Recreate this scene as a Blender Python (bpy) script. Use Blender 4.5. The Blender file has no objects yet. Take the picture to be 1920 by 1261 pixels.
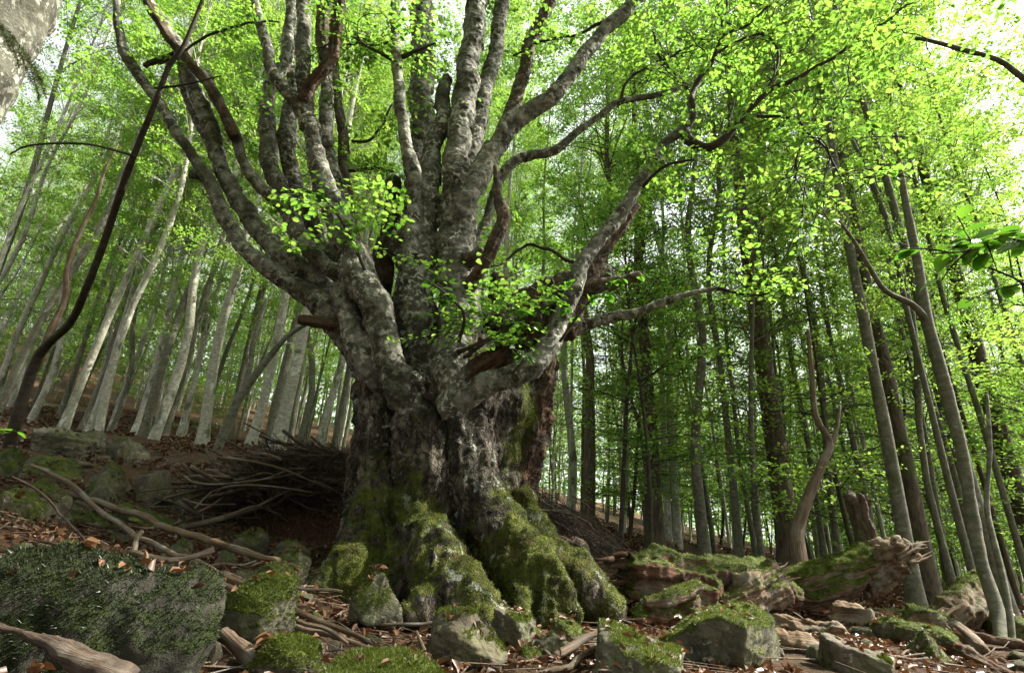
import bpy, math, random
import numpy as np
from mathutils import Matrix, Vector

rng = np.random.default_rng(11)
random.seed(11)
scene = bpy.context.scene
COL = scene.collection

# ------------------------------------------------------------------ camera
FPX, W0, H0 = 1000.0, 1920.0, 1261.0          # focal length in photograph pixels
PITCH, ROLL = math.radians(21.73), math.radians(3.43)
_f = np.array([0, math.cos(PITCH), math.sin(PITCH)])
_r0 = np.array([1.0, 0, 0]); _u0 = np.array([0, -math.sin(PITCH), math.cos(PITCH)])
_r = math.cos(ROLL) * _r0 + math.sin(ROLL) * _u0
_u = -math.sin(ROLL) * _r0 + math.cos(ROLL) * _u0
cam_data = bpy.data.cameras.new("camera")
cam_data.sensor_width = 36.0
cam_data.lens = 36.0 * FPX / W0
cam_data.clip_start = 0.05
cam_data.clip_end = 2000
cam = bpy.data.objects.new("camera", cam_data)
COL.objects.link(cam)
cam.matrix_world = Matrix(((_r[0], _u[0], -_f[0], 0), (_r[1], _u[1], -_f[1], 0), (_r[2], _u[2], -_f[2], 0), (0, 0, 0, 1)))
scene.camera = cam

# ------------------------------------------------------------------ sky and sun
SUN_AZ, SUN_EL = math.radians(82), math.radians(47)     # azimuth to the right of the view, elevation
world = bpy.data.worlds.new("World"); scene.world = world; world.use_nodes = True
wn, wl = world.node_tree.nodes, world.node_tree.links
sky = wn.new("ShaderNodeTexSky"); sky.sky_type = 'NISHITA'; sky.sun_disc = False
sky.sun_elevation = SUN_EL; sky.sun_rotation = SUN_AZ
sky.air_density = 1.0; sky.dust_density = 4.0; sky.ozone_density = 1.0
hs = wn.new("ShaderNodeHueSaturation"); hs.inputs['Saturation'].default_value = 0.2
bg = wn["Background"]; bg.inputs['Strength'].default_value = 0.15
wl.new(sky.outputs[0], hs.inputs['Color']); wl.new(hs.outputs[0], bg.inputs['Color'])
sd = bpy.data.lights.new("sun", 'SUN'); sd.energy = 5.0; sd.angle = math.radians(1.0); sd.color = (1.0, 0.95, 0.86)
sun = bpy.data.objects.new("sun", sd); COL.objects.link(sun)
_sd = Vector((math.sin(SUN_AZ) * math.cos(SUN_EL), math.cos(SUN_AZ) * math.cos(SUN_EL), math.sin(SUN_EL)))
sun.rotation_euler = _sd.to_track_quat('Z', 'Y').to_euler()
scene.view_settings.view_transform = 'Standard'
scene.view_settings.look = 'None'
scene.view_settings.gamma = 1
scene.view_settings.use_curve_mapping = False
scene.view_settings.exposure = 1.9
scene.render.engine = 'CYCLES'
scene.cycles.use_denoising = True
scene.cycles.max_bounces = 8
scene.cycles.diffuse_bounces = 5
scene.cycles.transmission_bounces = 6
scene.cycles.sample_clamp_indirect = 6

# ------------------------------------------------------------------ helpers
def ray(px, py):
    return _r * (px - W0 / 2) + _u * (H0 / 2 - py) + _f * FPX
def P(px, py, Y):
    """world point seen at pixel (px,py) whose forward distance is Y metres, and metres per pixel there"""
    d = ray(px, py); t = Y / d[1]
    return d * t, t

_perm = np.random.default_rng(5).permutation(512).astype(np.int64)
_vals = np.random.default_rng(6).random(512) * 2 - 1
def vnoise(p):
    i = np.floor(p).astype(np.int64); f = p - i
    f = f * f * f * (f * (f * 6 - 15) + 10)
    out = np.zeros(len(p))
    for dx in (0, 1):
        wx = f[:, 0] if dx else 1 - f[:, 0]
        hx = _perm[(i[:, 0] + dx) & 511]
        for dy in (0, 1):
            wy = f[:, 1] if dy else 1 - f[:, 1]
            hy = _perm[(hx + i[:, 1] + dy) & 511]
            for dz in (0, 1):
                wz = f[:, 2] if dz else 1 - f[:, 2]
                out += wx * wy * wz * _vals[_perm[(hy + i[:, 2] + dz) & 511]]
    return out
def fbm(p, octv=4, lac=2.03, gain=0.5):
    p = np.asarray(p, float); a, s, out = 1.0, 0.0, np.zeros(len(p))
    for k in range(octv):
        out += a * vnoise(p + 17.3 * k); s += a; a *= gain; p = p * lac
    return out / s
def ridged(p, octv=3):
    p = np.asarray(p, float); a, s, out = 1.0, 0.0, np.zeros(len(p))
    for k in range(octv):
        out += a * (1 - np.abs(vnoise(p + 9.1 * k)) * 2); s += a; a *= 0.5; p = p * 2.1
    return out / s
def nrm(a):
    return a / np.maximum(np.linalg.norm(a, axis=-1, keepdims=True), 1e-9)

def mesh_np(name, V, F, mat=None, smooth=True, attrs=None, vec_attrs=None, face_attrs=None):
    """mesh from numpy verts and an (m,k) index array"""
    V = np.asarray(V, np.float32); F = np.asarray(F, np.int32)
    me = bpy.data.meshes.new(name)
    m, k = F.shape
    me.vertices.add(len(V)); me.vertices.foreach_set('co', V.ravel())
    me.loops.add(m * k); me.loops.foreach_set('vertex_index', F.ravel())
    me.polygons.add(m)
    me.polygons.foreach_set('loop_start', np.arange(0, m * k, k, dtype=np.int32))
    me.polygons.foreach_set('loop_total', np.full(m, k, np.int32))
    if smooth: me.polygons.foreach_set('use_smooth', np.ones(m, bool))
    me.update(calc_edges=True)
    for n, a in (attrs or {}).items():
        me.attributes.new(n, 'FLOAT', 'POINT').data.foreach_set('value', np.asarray(a, np.float32))
    for n, a in (face_attrs or {}).items():
        me.attributes.new(n, 'FLOAT', 'FACE').data.foreach_set('value', np.asarray(a, np.float32))
    for n, a in (vec_attrs or {}).items():
        me.attributes.new(n, 'FLOAT_VECTOR', 'POINT').data.foreach_set('vector', np.asarray(a, np.float32).ravel())
    if mat: me.materials.append(mat)
    return me
def obj(name, me, parent=None, loc=None):
    o = bpy.data.objects.new(name, me); COL.objects.link(o)
    if parent: o.parent = parent
    if loc is not None: o.location = loc
    return o
def tag(o, label=None, cat=None, group=None, kind=None):
    if label: o['label'] = label
    if cat: o['category'] = cat
    if group: o['group'] = group
    if kind: o['kind'] = kind
    return o
def thing(name, label, cat, loc=(0, 0, 0), group=None):
    o = bpy.data.objects.new(name, None); COL.objects.link(o); o.location = loc
    o.empty_display_size = 0.2
    return tag(o, label, cat, group, 'thing')

def join(parts):
    """join [(V,F,...extra arrays)] lists"""
    off = 0; Vs, Fs = [], []; ex = [[] for _ in parts[0][2:]]
    for p in parts:
        Vs.append(p[0]); Fs.append(p[1] + off); off += len(p[0])
        for k, e in enumerate(p[2:]): ex[k].append(e)
    return [np.concatenate(Vs), np.concatenate(Fs)] + [np.concatenate(e) for e in ex]

def resample(pts, rad, step):
    """Catmull-Rom resampling of a polyline with radii"""
    pts = np.asarray(pts, float); rad = np.asarray(rad, float)
    q = np.vstack([2 * pts[0] - pts[1], pts, 2 * pts[-1] - pts[-2]])
    rq = np.concatenate([[rad[0]], rad, [rad[-1]]])
    outp, outr = [], []
    for i in range(len(pts) - 1):
        p0, p1, p2, p3 = q[i:i + 4]
        r0, r1, r2, r3 = rq[i:i + 4]
        n = max(1, int(np.linalg.norm(p2 - p1) / step))
        t = (np.arange(n) / n)[:, None]
        outp.append(0.5 * (2 * p1 + (p2 - p0) * t + (2 * p0 - 5 * p1 + 4 * p2 - p3) * t ** 2 + (3 * p1 - p0 - 3 * p2 + p3) * t ** 3))
        t = t[:, 0]; outr.append(r1 + (r2 - r1) * t)
    outp.append(pts[-1:]); outr.append(rad[-1:])
    return np.vstack(outp), np.concatenate(outr)
def frames(pts):
    t = np.gradient(pts, axis=0); t = nrm(t)
    n = np.zeros_like(t)
    a = np.array([1.0, 0, 0]) if abs(t[0, 0]) < 0.8 else np.array([0, 0, 1.0])
    n[0] = nrm(a - t[0] * a.dot(t[0]))
    for i in range(1, len(t)):
        v = n[i - 1] - t[i] * n[i - 1].dot(t[i]); n[i] = v / max(np.linalg.norm(v), 1e-9)
    return t, n, np.cross(t, n)
def tube(pts, rad, seg=10, step=None, cap=0.5, rough=0.0, rscale=6.0, flute=0.0, seed=0.0):
    """closed tapered tube: returns V, F(quads), fib (fibre coordinates)"""
    pts = np.asarray(pts, float); rad = np.asarray(rad, float)
    if step: pts, rad = resample(pts, rad, step)
    t, n, b = frames(pts)
    s = np.concatenate([[0], np.cumsum(np.linalg.norm(np.diff(pts, axis=0), axis=1))])
    # end caps: extra shrunken rings
    pts = np.vstack([pts[0] - t[0] * rad[0] * cap, pts[0] - t[0] * rad[0] * cap * 0.8, pts, pts[-1] + t[-1] * rad[-1] * cap * 0.8, pts[-1] + t[-1] * rad[-1] * cap])
    rad = np.concatenate([[rad[0] * 0.001, rad[0] * 0.6], rad, [rad[-1] * 0.6, rad[-1] * 0.001]])
    dup = lambda a: np.concatenate([a[:1], a[:1], a, a[-1:], a[-1:]])
    n, b, s, t = dup(n), dup(b), dup(s), dup(t)
    m = len(pts); th = np.arange(seg) / seg * 2 * math.pi
    c, sn = np.cos(th), np.sin(th)
    d = n[:, None, :] * c[None, :, None] + b[:, None, :] * sn[None, :, None]
    fib = np.stack([np.outer(rad, c), np.outer(rad, sn), np.repeat(s[:, None], seg, 1)], -1).reshape(-1, 3)
    R = np.repeat(rad[:, None], seg, 1)
    if rough or flute:
        q = (pts[:, None, :] + d * R[..., None]).reshape(-1, 3)
        k = 1 + rough * fbm(q * rscale + seed, 3).reshape(m, seg)
        if flute:
            fl = fib / np.maximum(np.repeat(rad, seg)[:, None], 1e-6); fl = fl * np.array([2.2, 2.2, 0]) + np.array([0, 0, 1]) * fib[:, 2:] * 1.2 + seed
            k = k + flute * ridged(fl, 2).reshape(m, seg)
        R = R * k
    V = (pts[:, None, :] + d * R[..., None]).reshape(-1, 3)
    i = np.arange(m - 1)[:, None] * seg; j = np.arange(seg)[None, :]; j2 = (j + 1) % seg
    F = np.stack([i + j, i + j2, i + seg + j2, i + seg + j], -1).reshape(-1, 4)
    return V, F, fib
def prisms(P0, P1, r0, r1, seg=3):
    """many thin tapered prisms at once (open ends): V,F"""
    P0, P1 = np.asarray(P0, float), np.asarray(P1, float); n = len(P0)
    r0 = np.broadcast_to(r0, n); r1 = np.broadcast_to(r1, n)
    t = nrm(P1 - P0); a = np.where(np.abs(t[:, 2:]) < 0.9, np.array([[0, 0, 1.0]]), np.array([[1.0, 0, 0]]))
    u = nrm(np.cross(t, a)); v = np.cross(t, u)
    V = np.zeros((n, 2 * seg, 3))
    for k in range(seg):
        th = 2 * math.pi * k / seg; d = u * math.cos(th) + v * math.sin(th)
        V[:, k] = P0 + d * r0[:, None]; V[:, seg + k] = P1 + d * r1[:, None]
    k = np.arange(seg); k2 = (k + 1) % seg
    q = np.stack([k, k2, seg + k2, seg + k], -1)
    F = (np.arange(n)[:, None, None] * 2 * seg + q[None]).reshape(-1, 4)
    return V.reshape(-1, 3), F
def leaves(pos, ax, nor, L, wid=0.62, fold=0.18):
    """ovate leaves, two quads each; returns V,F and per-face leaf index"""
    n = len(pos); ax = nrm(ax); sd_ = nrm(np.cross(nor, ax)); up = np.cross(ax, sd_)
    L = np.broadcast_to(L, n)[:, None]; w = L * wid / 2
    b = pos; tip = pos + ax * L - up * L * 0.10
    m1 = pos + ax * L * 0.32; m2 = pos + ax * L * 0.70
    V = np.stack([b, m1 + sd_ * w + up * w * fold * 2, m2 + sd_ * w * 0.85 + up * w * fold, tip, m2 - sd_ * w * 0.85 + up * w * fold, m1 - sd_ * w + up * w * fold * 2], 1)
    F = (np.arange(n)[:, None, None] * 6 + np.array([[0, 1, 2, 3], [0, 3, 4, 5]])[None]).reshape(-1, 4)
    return V.reshape(-1, 3), F, np.repeat(np.arange(n), 2)

# ------------------------------------------------------------------ materials
class NT:
    def __init__(self, name):
        self.m = bpy.data.materials.new(name); self.m.use_nodes = True
        self.t = self.m.node_tree; self.t.nodes.clear()
        self.out = self.t.nodes.new('ShaderNodeOutputMaterial')
    def n(self, typ, **kw):
        nd = self.t.nodes.new(typ)
        for k, v in kw.items():
            if k.startswith('_'): setattr(nd, k[1:], v)
            elif hasattr(v, 'is_linked') or isinstance(v, bpy.types.NodeSocket): self.t.links.new(v, nd.inputs[k.replace('__', ' ')])
            else: nd.inputs[k.replace('__', ' ')].default_value = v
        return nd
    def link(self, a, b): self.t.links.new(a, b)
    def coord(self): return self.n('ShaderNodeTexCoord').outputs['Object']
    def attr(self, name, fac=True):
        a = self.n('ShaderNodeAttribute', _attribute_name=name); return a.outputs['Fac' if fac else 'Vector']
    def noise(self, vec, scale, detail=4, rough=0.55, dist=0.0):
        return self.n('ShaderNodeTexNoise', Vector=vec, Scale=scale, Detail=detail, Roughness=rough, Distortion=dist).outputs['Fac']
    def ramp(self, fac, a, b, ca=(0, 0, 0, 1), cb=(1, 1, 1, 1)):
        r = self.n('ShaderNodeValToRGB', Fac=fac); e = r.color_ramp.elements
        e[0].position, e[1].position = a, b; e[0].color, e[1].color = ca, cb
        return r.outputs['Color']
    def mix(self, fac, a, b):
        m = self.n('ShaderNodeMix', _data_type='RGBA')
        for s, v in ((m.inputs[0], fac), (m.inputs[6], a), (m.inputs[7], b)):
            if isinstance(v, bpy.types.NodeSocket): self.link(v, s)
            else: s.default_value = v
        return m.outputs[2]
    def math(self, op, a, b=None, clamp=False):
        m = self.n('ShaderNodeMath', _operation=op, _use_clamp=clamp)
        for s, v in ((m.inputs[0], a), (m.inputs[1], b)):
            if v is None: continue
            if isinstance(v, bpy.types.NodeSocket): self.link(v, s)
            else: s.default_value = v
        return m.outputs[0]
    def bump(self, h, strength=0.5, dist=0.02, normal=None):
        b = self.n('ShaderNodeBump', Height=h, Strength=strength, Distance=dist)
        if normal: self.link(normal, b.inputs['Normal'])
        return b.outputs[0]
    def scale(self, vec, s):
        m = self.n('ShaderNodeVectorMath', _operation='MULTIPLY', Vector=vec); m.inputs[1].default_value = s
        return m.outputs[0]
    def principled(self, col, rough=0.85, normal=None, spec=0.25):
        b = self.n('ShaderNodeBsdfPrincipled')
        for k, v in (('Base Color', col), ('Roughness', rough), ('Specular IOR Level', spec)):
            if isinstance(v, bpy.types.NodeSocket): self.link(v, b.inputs[k])
            else: b.inputs[k].default_value = v
        if normal: self.link(normal, b.inputs['Normal'])
        self.link(b.outputs[0], self.out.inputs['Surface'])
        return self.m
def C(r, g, b): return (r, g, b, 1)

def mat_bark_old():
    """bark of the old beech: smooth grey limbs with lichen, furrowed trunk, moss and rotten wood by attribute"""
    t = NT('old_beech_bark'); co = t.coord(); fib = t.attr('fib', False)
    rot, moss, old = t.attr('rot'), t.attr('moss'), t.attr('old')
    base = t.mix(t.ramp(t.noise(co, 3.0, 6, 0.65), 0.35, 0.68), C(.020, .020, .012), C(.140, .138, .102))
    base = t.mix(t.ramp(t.noise(t.scale(fib, (1, 1, 6)), 9, 3), 0.5, 0.75), base, C(.075, .068, .05))
    base = t.mix(t.math('MULTIPLY', t.attr('pale'), t.ramp(t.noise(co, 6, 5, .65), .42, .58)), base, C(.25, .25, .205))
    lich = t.ramp(t.noise(co, 13, 6, 0.66, 0.4), 0.515, 0.575)
    lich2 = t.ramp(t.noise(co, 2.1, 3), 0.34, 0.56)
    base = t.mix(t.math('MULTIPLY', t.math('MULTIPLY', lich, lich2), t.ramp(t.noise(co, 30, 4, .7), .20, .46)), base, C(.40, .40, .31))
    base = t.mix(t.math('MULTIPLY', t.ramp(t.noise(co, 1.3, 4, .65), .52, .62), .75), base, C(.030, .028, .014))
    dots = t.ramp(t.noise(co, 42, 2), 0.66, 0.72); base = t.mix(t.math('MULTIPLY', dots, 0.6), base, C(.30, .30, .24))
    # old furrowed trunk
    fur = t.noise(t.scale(fib, (1, 1, .28)), 14, 6, 0.7, 0.6)
    wob = t.n('ShaderNodeVectorMath', _operation='ADD', Vector=t.scale(co, (1, 1, .34)))
    nz = t.n('ShaderNodeTexNoise', Vector=co, Scale=6.0, Detail=4.0); t.link(t.scale(nz.outputs['Color'], (.3, .3, .3)), wob.inputs[1])
    vor = t.n('ShaderNodeTexVoronoi', _feature='DISTANCE_TO_EDGE', Vector=wob.outputs[0], Scale=11.0).outputs['Distance']
    crack = t.ramp(vor, .0, .10)
    oldc = t.mix(t.ramp(fur, 0.38, 0.62), C(.014, .011, .008), C(.135, .112, .078))
    plate = t.ramp(t.noise(co, 2.6, 3, .5), 0.55, 0.66)
    oldc = t.mix(t.math('MULTIPLY', plate, t.ramp(fur, .4, .55)), oldc, C(.22, .19, .135))
    oldc = t.mix(t.math('MULTIPLY', t.math('SUBTRACT', 1.0, crack), .5), oldc, C(.012, .010, .007))
    oldc = t.mix(t.math('MULTIPLY', t.ramp(t.noise(co, 1.1, 4, .6), .50, .62), .8), oldc, C(.018, .017, .009))
    lic3 = t.math('MULTIPLY', t.ramp(t.noise(co, 8, 5, .62, .6), .58, .62), t.ramp(t.noise(co, 1.9, 3), .46, .58))
    base = t.mix(old, base, oldc)
    # rotten / bare wood
    fw = t.noise(t.scale(fib, (1, 1, .07)), 34, 5, .65, .8)
    wood = t.mix(t.ramp(fw, .33, .68), C(.024, .013, .008), C(.17, .098, .052))
    wood = t.mix(t.ramp(t.noise(co, 5, 4), .45, .62), wood, C(.03, .02, .014))
    wood = t.mix(t.math('MULTIPLY', t.ramp(t.noise(co, 3.3, 4), .55, .66), .7), wood, C(.19, .17, .13))
    base = t.mix(rot, base, wood)
    mn = t.math('ADD', moss, t.math('MULTIPLY', t.math('SUBTRACT', t.noise(co, 9, 6, .7), .5), 1.3))
    mm = t.ramp(mn, .42, .62)
    mcol = t.mix(t.ramp(t.noise(co, 5, 6, .75), .36, .66), C(.014, .018, .004), C(.155, .178, .022))
    mcol = t.mix(t.ramp(t.noise(co, 2.2, 4, .6), .52, .66), mcol, C(.085, .062, .018))
    base = t.mix(mm, base, mcol)
    base = t.mix(t.math('MULTIPLY', lic3, t.math('MULTIPLY', old, t.math('SUBTRACT', 1.0, rot))), base, C(.36, .38, .31))
    h = t.math('ADD', t.math('MULTIPLY', t.math('ADD', fur, t.math('MULTIPLY', crack, .5)), t.math('MULTIPLY', old, 1.2)), t.math('MULTIPLY', t.noise(co, 26, 6, .7), .55))
    h = t.math('ADD', h, t.math('MULTIPLY', fw, t.math('MULTIPLY', rot, 1.0)))
    h = t.math('ADD', h, t.math('MULTIPLY', mm, t.noise(co, 90, 3, .7)))
    return t.principled(base, .88, t.bump(h, 1.0, .06), .2)
def mat_bark(name, dark, light, lich=C(.33, .34, .29), rough_bark=False, pale=0.62):
    t = NT(name); co = t.coord(); fib = t.attr('fib', False)
    inf = t.n('ShaderNodeObjectInfo').outputs['Random']
    ofs = t.n('ShaderNodeVectorMath', _operation='ADD', Vector=co)
    cmb = t.n('ShaderNodeCombineXYZ', X=t.math('MULTIPLY', inf, 37.0), Y=t.math('MULTIPLY', inf, 91.0), Z=t.math('MULTIPLY', inf, 13.0)).outputs[0]
    t.link(cmb, ofs.inputs[1]); co = ofs.outputs[0]
    if rough_bark:
        h = t.noise(t.scale(co, (1, 1, .22)), 16, 5, .7, .7)
        c = t.mix(t.ramp(h, .35, .65), dark, light)
    else:
        h = t.noise(t.scale(co, (1, 1, 2.2)), 7, 5, .65)
        c = t.mix(t.ramp(h, .3, .7), dark, light)
        band = t.ramp(t.noise(t.scale(co, (.5, .5, 14)), 3, 3), .58, .70)
        c = t.mix(t.math('MULTIPLY', band, .55), c, dark)
    c = t.mix(t.ramp(t.noise(co, 3.2, 5, .6), pale, pale + .08), c, lich)
    c = t.mix(t.math('MULTIPLY', t.ramp(t.noise(co, 1.7, 4, .6), .56, .66), .8), c, C(.045, .062, .018))
    return t.principled(c, .85, t.bump(h, .6, .02), .25)
def mat_wood(name, dark, light, grey=C(.27, .24, .19), moss_on=True):
    t = NT(name); co = t.coord(); fib = t.attr('fib', False)
    fw = t.noise(t.scale(fib, (1, 1, .05)), 48, 6, .7, .2)
    c = t.mix(t.ramp(fw, .34, .66), dark, light)
    c = t.mix(t.math('MULTIPLY', t.ramp(t.noise(co, 4, 4), .5, .62), .7), c, grey)
    h = fw
    if moss_on:
        moss = t.attr('moss')
        mn = t.math('ADD', moss, t.math('MULTIPLY', t.math('SUBTRACT', t.noise(co, 9, 6, .7), .5), 1.2))
        mm = t.ramp(mn, .42, .58)
        mc = t.mix(t.ramp(t.noise(co, 7, 5, .7), .36, .66), C(.022, .028, .005), C(.095, .12, .015))
        c = t.mix(mm, c, mc); h = t.math('ADD', h, t.math('MULTIPLY', mm, t.noise(co, 80, 3)))
    return t.principled(c, .85, t.bump(h, .9, .03), .2)
def mat_rock(name, a, b, lichen=C(.34, .36, .30), m0=C(.022, .030, .006), m1=C(.10, .125, .015), alg=C(.085, .09, .035)):
    t = NT(name); co = t.coord(); moss = t.attr('moss')
    n1 = t.noise(co, 5, 8, .68); n2 = t.noise(co, 38, 5, .7)
    c = t.mix(t.ramp(n1, .32, .68), a, b)
    c = t.mix(t.math('MULTIPLY', t.ramp(n2, .52, .62), .5), c, C(.03, .03, .024))
    vein = t.ramp(t.noise(t.scale(co, (1, .35, 2.2)), 6, 5, .7, 1.2), .60, .64)
    c = t.mix(t.math('MULTIPLY', vein, .5), c, C(.05, .045, .03))
    c = t.mix(t.ramp(t.noise(co, 16, 5, .65, .5), .60, .68), c, lichen)
    c = t.mix(t.math('MULTIPLY', t.ramp(t.noise(co, 2.5, 4), .5, .62), .55), c, alg)
    mn = t.math('ADD', moss, t.math('MULTIPLY', t.math('SUBTRACT', t.noise(co, 11, 6, .72), .5), 1.1))
    mm = t.ramp(mn, .44, .58)
    mc = t.mix(t.ramp(t.noise(co, 8, 6, .7), .36, .66), m0, m1)
    c = t.mix(mm, c, mc)
    crk = t.ramp(t.n('ShaderNodeTexVoronoi', _feature='DISTANCE_TO_EDGE', Vector=t.scale(co, (1, .7, 1.5)), Scale=3.2, Randomness=1.0).outputs['Distance'], 0, .03)
    c = t.mix(t.math('MULTIPLY', t.math('SUBTRACT', 1.0, crk), t.math('MULTIPLY', t.ramp(n1, .45, .55), .6)), c, C(.02, .018, .012))
    h = t.math('ADD', t.math('MULTIPLY', n1, 1.2), t.math('MULTIPLY', n2, .5))
    h = t.math('ADD', h, t.math('MULTIPLY', mm, t.noise(co, 110, 3, .7)))
    return t.principled(c, .85, t.bump(h, .8, .03), .25)
def mat_leaf(name, refl0, refl1, tr0, tr1, tmix=.55):
    t = NT(name); rnd = t.attr('rnd'); inf = t.n('ShaderNodeObjectInfo').outputs['Random']
    f = t.math('ADD', t.math('MULTIPLY', rnd, .65), t.math('MULTIPLY', inf, .35))
    rc, tc = t.mix(f, refl0, refl1), t.mix(f, tr0, tr1)
    d = t.n('ShaderNodeBsdfPrincipled'); t.link(rc, d.inputs['Base Color']); d.inputs['Roughness'].default_value = .42; d.inputs['Specular IOR Level'].default_value = .35
    tr = t.n('ShaderNodeBsdfTranslucent', Color=tc)
    mx = t.n('ShaderNodeMixShader', Fac=tmix); t.link(d.outputs[0], mx.inputs[1]); t.link(tr.outputs[0], mx.inputs[2])
    t.link(mx.outputs[0], t.out.inputs['Surface'])
    return t.m
def mat_ground():
    t = NT('forest_floor'); co = t.coord()
    n1 = t.noise(co, 1.1, 6, .65); n2 = t.noise(co, 22, 6, .75)
    c = t.mix(t.ramp(n2, .32, .70), C(.020, .012, .007), C(.115, .062, .030))
    c = t.mix(t.ramp(n1, .52, .64), c, C(.035, .028, .015))
    c = t.mix(t.ramp(t.noise(co, .5, 5, .6), .60, .70), c, C(.05, .065, .014))
    return t.principled(c, .9, t.bump(n2, 1.0, .05), .15)

M = {}
M['old'] = mat_bark_old()
M['pale'] = mat_bark('pale_beech_bark', C(.15, .147, .108), C(.40, .39, .31), C(.48, .49, .41), pale=.58)
M['grey'] = mat_bark('grey_beech_bark', C(.052, .052, .033), C(.165, .158, .112), pale=.64)
M['shade'] = mat_bark('near_grey_bark', C(.022, .024, .019), C(.055, .058, .047), C(.10, .107, .09), pale=.6)
M['brown'] = mat_bark('rough_brown_bark', C(.025, .019, .013), C(.125, .095, .062), C(.22, .20, .16), True, .66)
M['dark'] = mat_bark('dark_twig_bark', C(.018, .014, .010), C(.065, .050, .034), C(.12, .11, .09), pale=.7)
M['dead'] = mat_wood('dead_wood', C(.034, .021, .012), C(.19, .128, .072), C(.17, .15, .112))
M['deadred'] = mat_wood('red_rotten_wood', C(.016, .009, .005), C(.12, .058, .028), C(.13, .10, .07))
M['stick'] = mat_wood('fallen_stick_bark', C(.05, .034, .022), C(.21, .15, .10), C(.20, .18, .15), False)
M['stickd'] = mat_wood('dark_stick_bark', C(.022, .016, .011), C(.10, .07, .047), C(.12, .10, .08), False)
M['rock'] = mat_rock('grey_rock', C(.030, .028, .016), C(.155, .142, .092), C(.30, .31, .23))
M['shaded_rock'] = mat_rock('shade_tinted_rock', C(.010, .009, .006), C(.040, .036, .022), C(.06, .063, .043), C(.006, .009, .002), C(.026, .038, .006), C(.020, .022, .010))  # darker copy of the rock, lower-left corner shade put into its colours
M['rockb'] = mat_rock('brown_rock', C(.036, .029, .018), C(.155, .125, .082), C(.26, .25, .19))
M['leaf'] = mat_leaf('beech_leaf', C(.040, .12, .016), C(.085, .17, .022), C(.145, .345, .035), C(.33, .47, .065), .58)
M['leafn'] = mat_leaf('near_beech_leaf', C(.045, .11, .018), C(.075, .15, .020), C(.09, .28, .018), C(.19, .39, .028), .5)
M['litter'] = mat_leaf('dead_leaf', C(.045, .022, .011), C(.16, .083, .040), C(.08, .03, .01), C(.15, .06, .02), .15)
M['moss'] = mat_leaf('moss_blade', C(.030, .042, .006), C(.13, .16, .018), C(.05, .08, .006), C(.12, .16, .012), .3)
M['shaded_moss'] = mat_leaf('shade_tinted_moss_blade', C(.005, .008, .002), C(.018, .026, .004), C(.008, .014, .002), C(.02, .03, .003), .2)  # moss blades darkened so their colour carries the corner shade
M['grass'] = mat_leaf('grass_blade', C(.05, .12, .015), C(.10, .19, .02), C(.10, .24, .01), C(.2, .34, .02), .4)
M['ground'] = mat_ground()

# ------------------------------------------------------------------ terrain
_ctl = [(960, 1261, 3.5), (500, 1261, 3.3), (200, 1261, 3.0), (1700, 1261, 4.0), (1350, 1240, 4.2), (900, 1150, 5.6), (640, 1085, 6.3), (450, 1010, 7),
        (300, 955, 8), (350, 900, 9.3), (60, 830, 10), (500, 840, 14), (300, 830, 17), (100, 795, 21), (400, 775, 36), (150, 745, 36),
        (560, 880, 11), (1100, 1000, 11), (1200, 1040, 12), (1150, 1130, 7), (1500, 1190, 6.6), (1700, 1160, 8.5), (1880, 1200, 7.5),
        (1800, 1112, 30), (1400, 1052, 16), (1250, 1022, 26), (1600, 1085, 20), (1100, 965, 32), (700, 880, 26), (200, 1010, 5.5), (60, 950, 6.5)]
_cp = [P(*c)[0] for c in _ctl] + [np.array(p) for p in ((0, 0, -.75), (0, -6, -.8), (-4, 0, -.1), (5, 0, -.8), (-9, 4, 1.3), (-10, -8, .6), (10, -8, -1.0),
        (45, 45, -1.0), (20, 10, -.9), (40, 0, -1.2), (-45, 45, 15), (-30, 10, 6.5), (0, 75, 9), (45, 85, 1.5), (-60, 80, 24), (-50, 0, 10), (0, -50, -1), (60, -40, -2), (-60, -50, 9), (90, 90, 0), (-90, 90, 30))]
_cp = np.array(_cp)
def _tps(r2): return np.where(r2 > 1e-9, 0.5 * r2 * np.log(np.maximum(r2, 1e-9)), 0)
_n = len(_cp)
_K = _tps(((_cp[:, None, :2] - _cp[None, :, :2]) ** 2).sum(-1)) + np.eye(_n) * 2.0
_A = np.zeros((_n + 3, _n + 3)); _A[:_n, :_n] = _K; _A[:_n, _n] = 1; _A[:_n, _n + 1:] = _cp[:, :2]; _A[_n:, :_n] = _A[:_n, _n:].T
_sol = np.linalg.solve(_A, np.concatenate([_cp[:, 2], [0, 0, 0]]))
def hbase(x, y):
    x, y = np.atleast_1d(np.asarray(x, float)), np.atleast_1d(np.asarray(y, float))
    out = np.zeros(len(x))
    for a in range(0, len(x), 20000):
        q = np.stack([x[a:a + 20000], y[a:a + 20000]], -1)
        out[a:a + 20000] = _tps(((q[:, None] - _cp[None, :, :2]) ** 2).sum(-1)) @ _sol[:_n] + _sol[_n] + q @ _sol[_n + 1:]
    return out
PIT = P(575, 955, 8.35)[0][:2]      # hollow under the brush pile
def hgt(x, y):
    x, y = np.atleast_1d(np.asarray(x, float)), np.atleast_1d(np.asarray(y, float))
    q = np.stack([x, y, np.zeros(len(x))], -1)
    d = np.hypot(x, y)
    return hbase(x, y) - 1.05 * np.exp(-(((x - PIT[0]) / .75) ** 2 + ((y - PIT[1]) / .62) ** 2) ** 1.5) + fbm(q * .9, 5) * .14 * np.clip(d / 5, .4, 1) + fbm(q * .22 + 5, 3) * np.clip((d - 8) / 20, 0, 1) * .7
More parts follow.
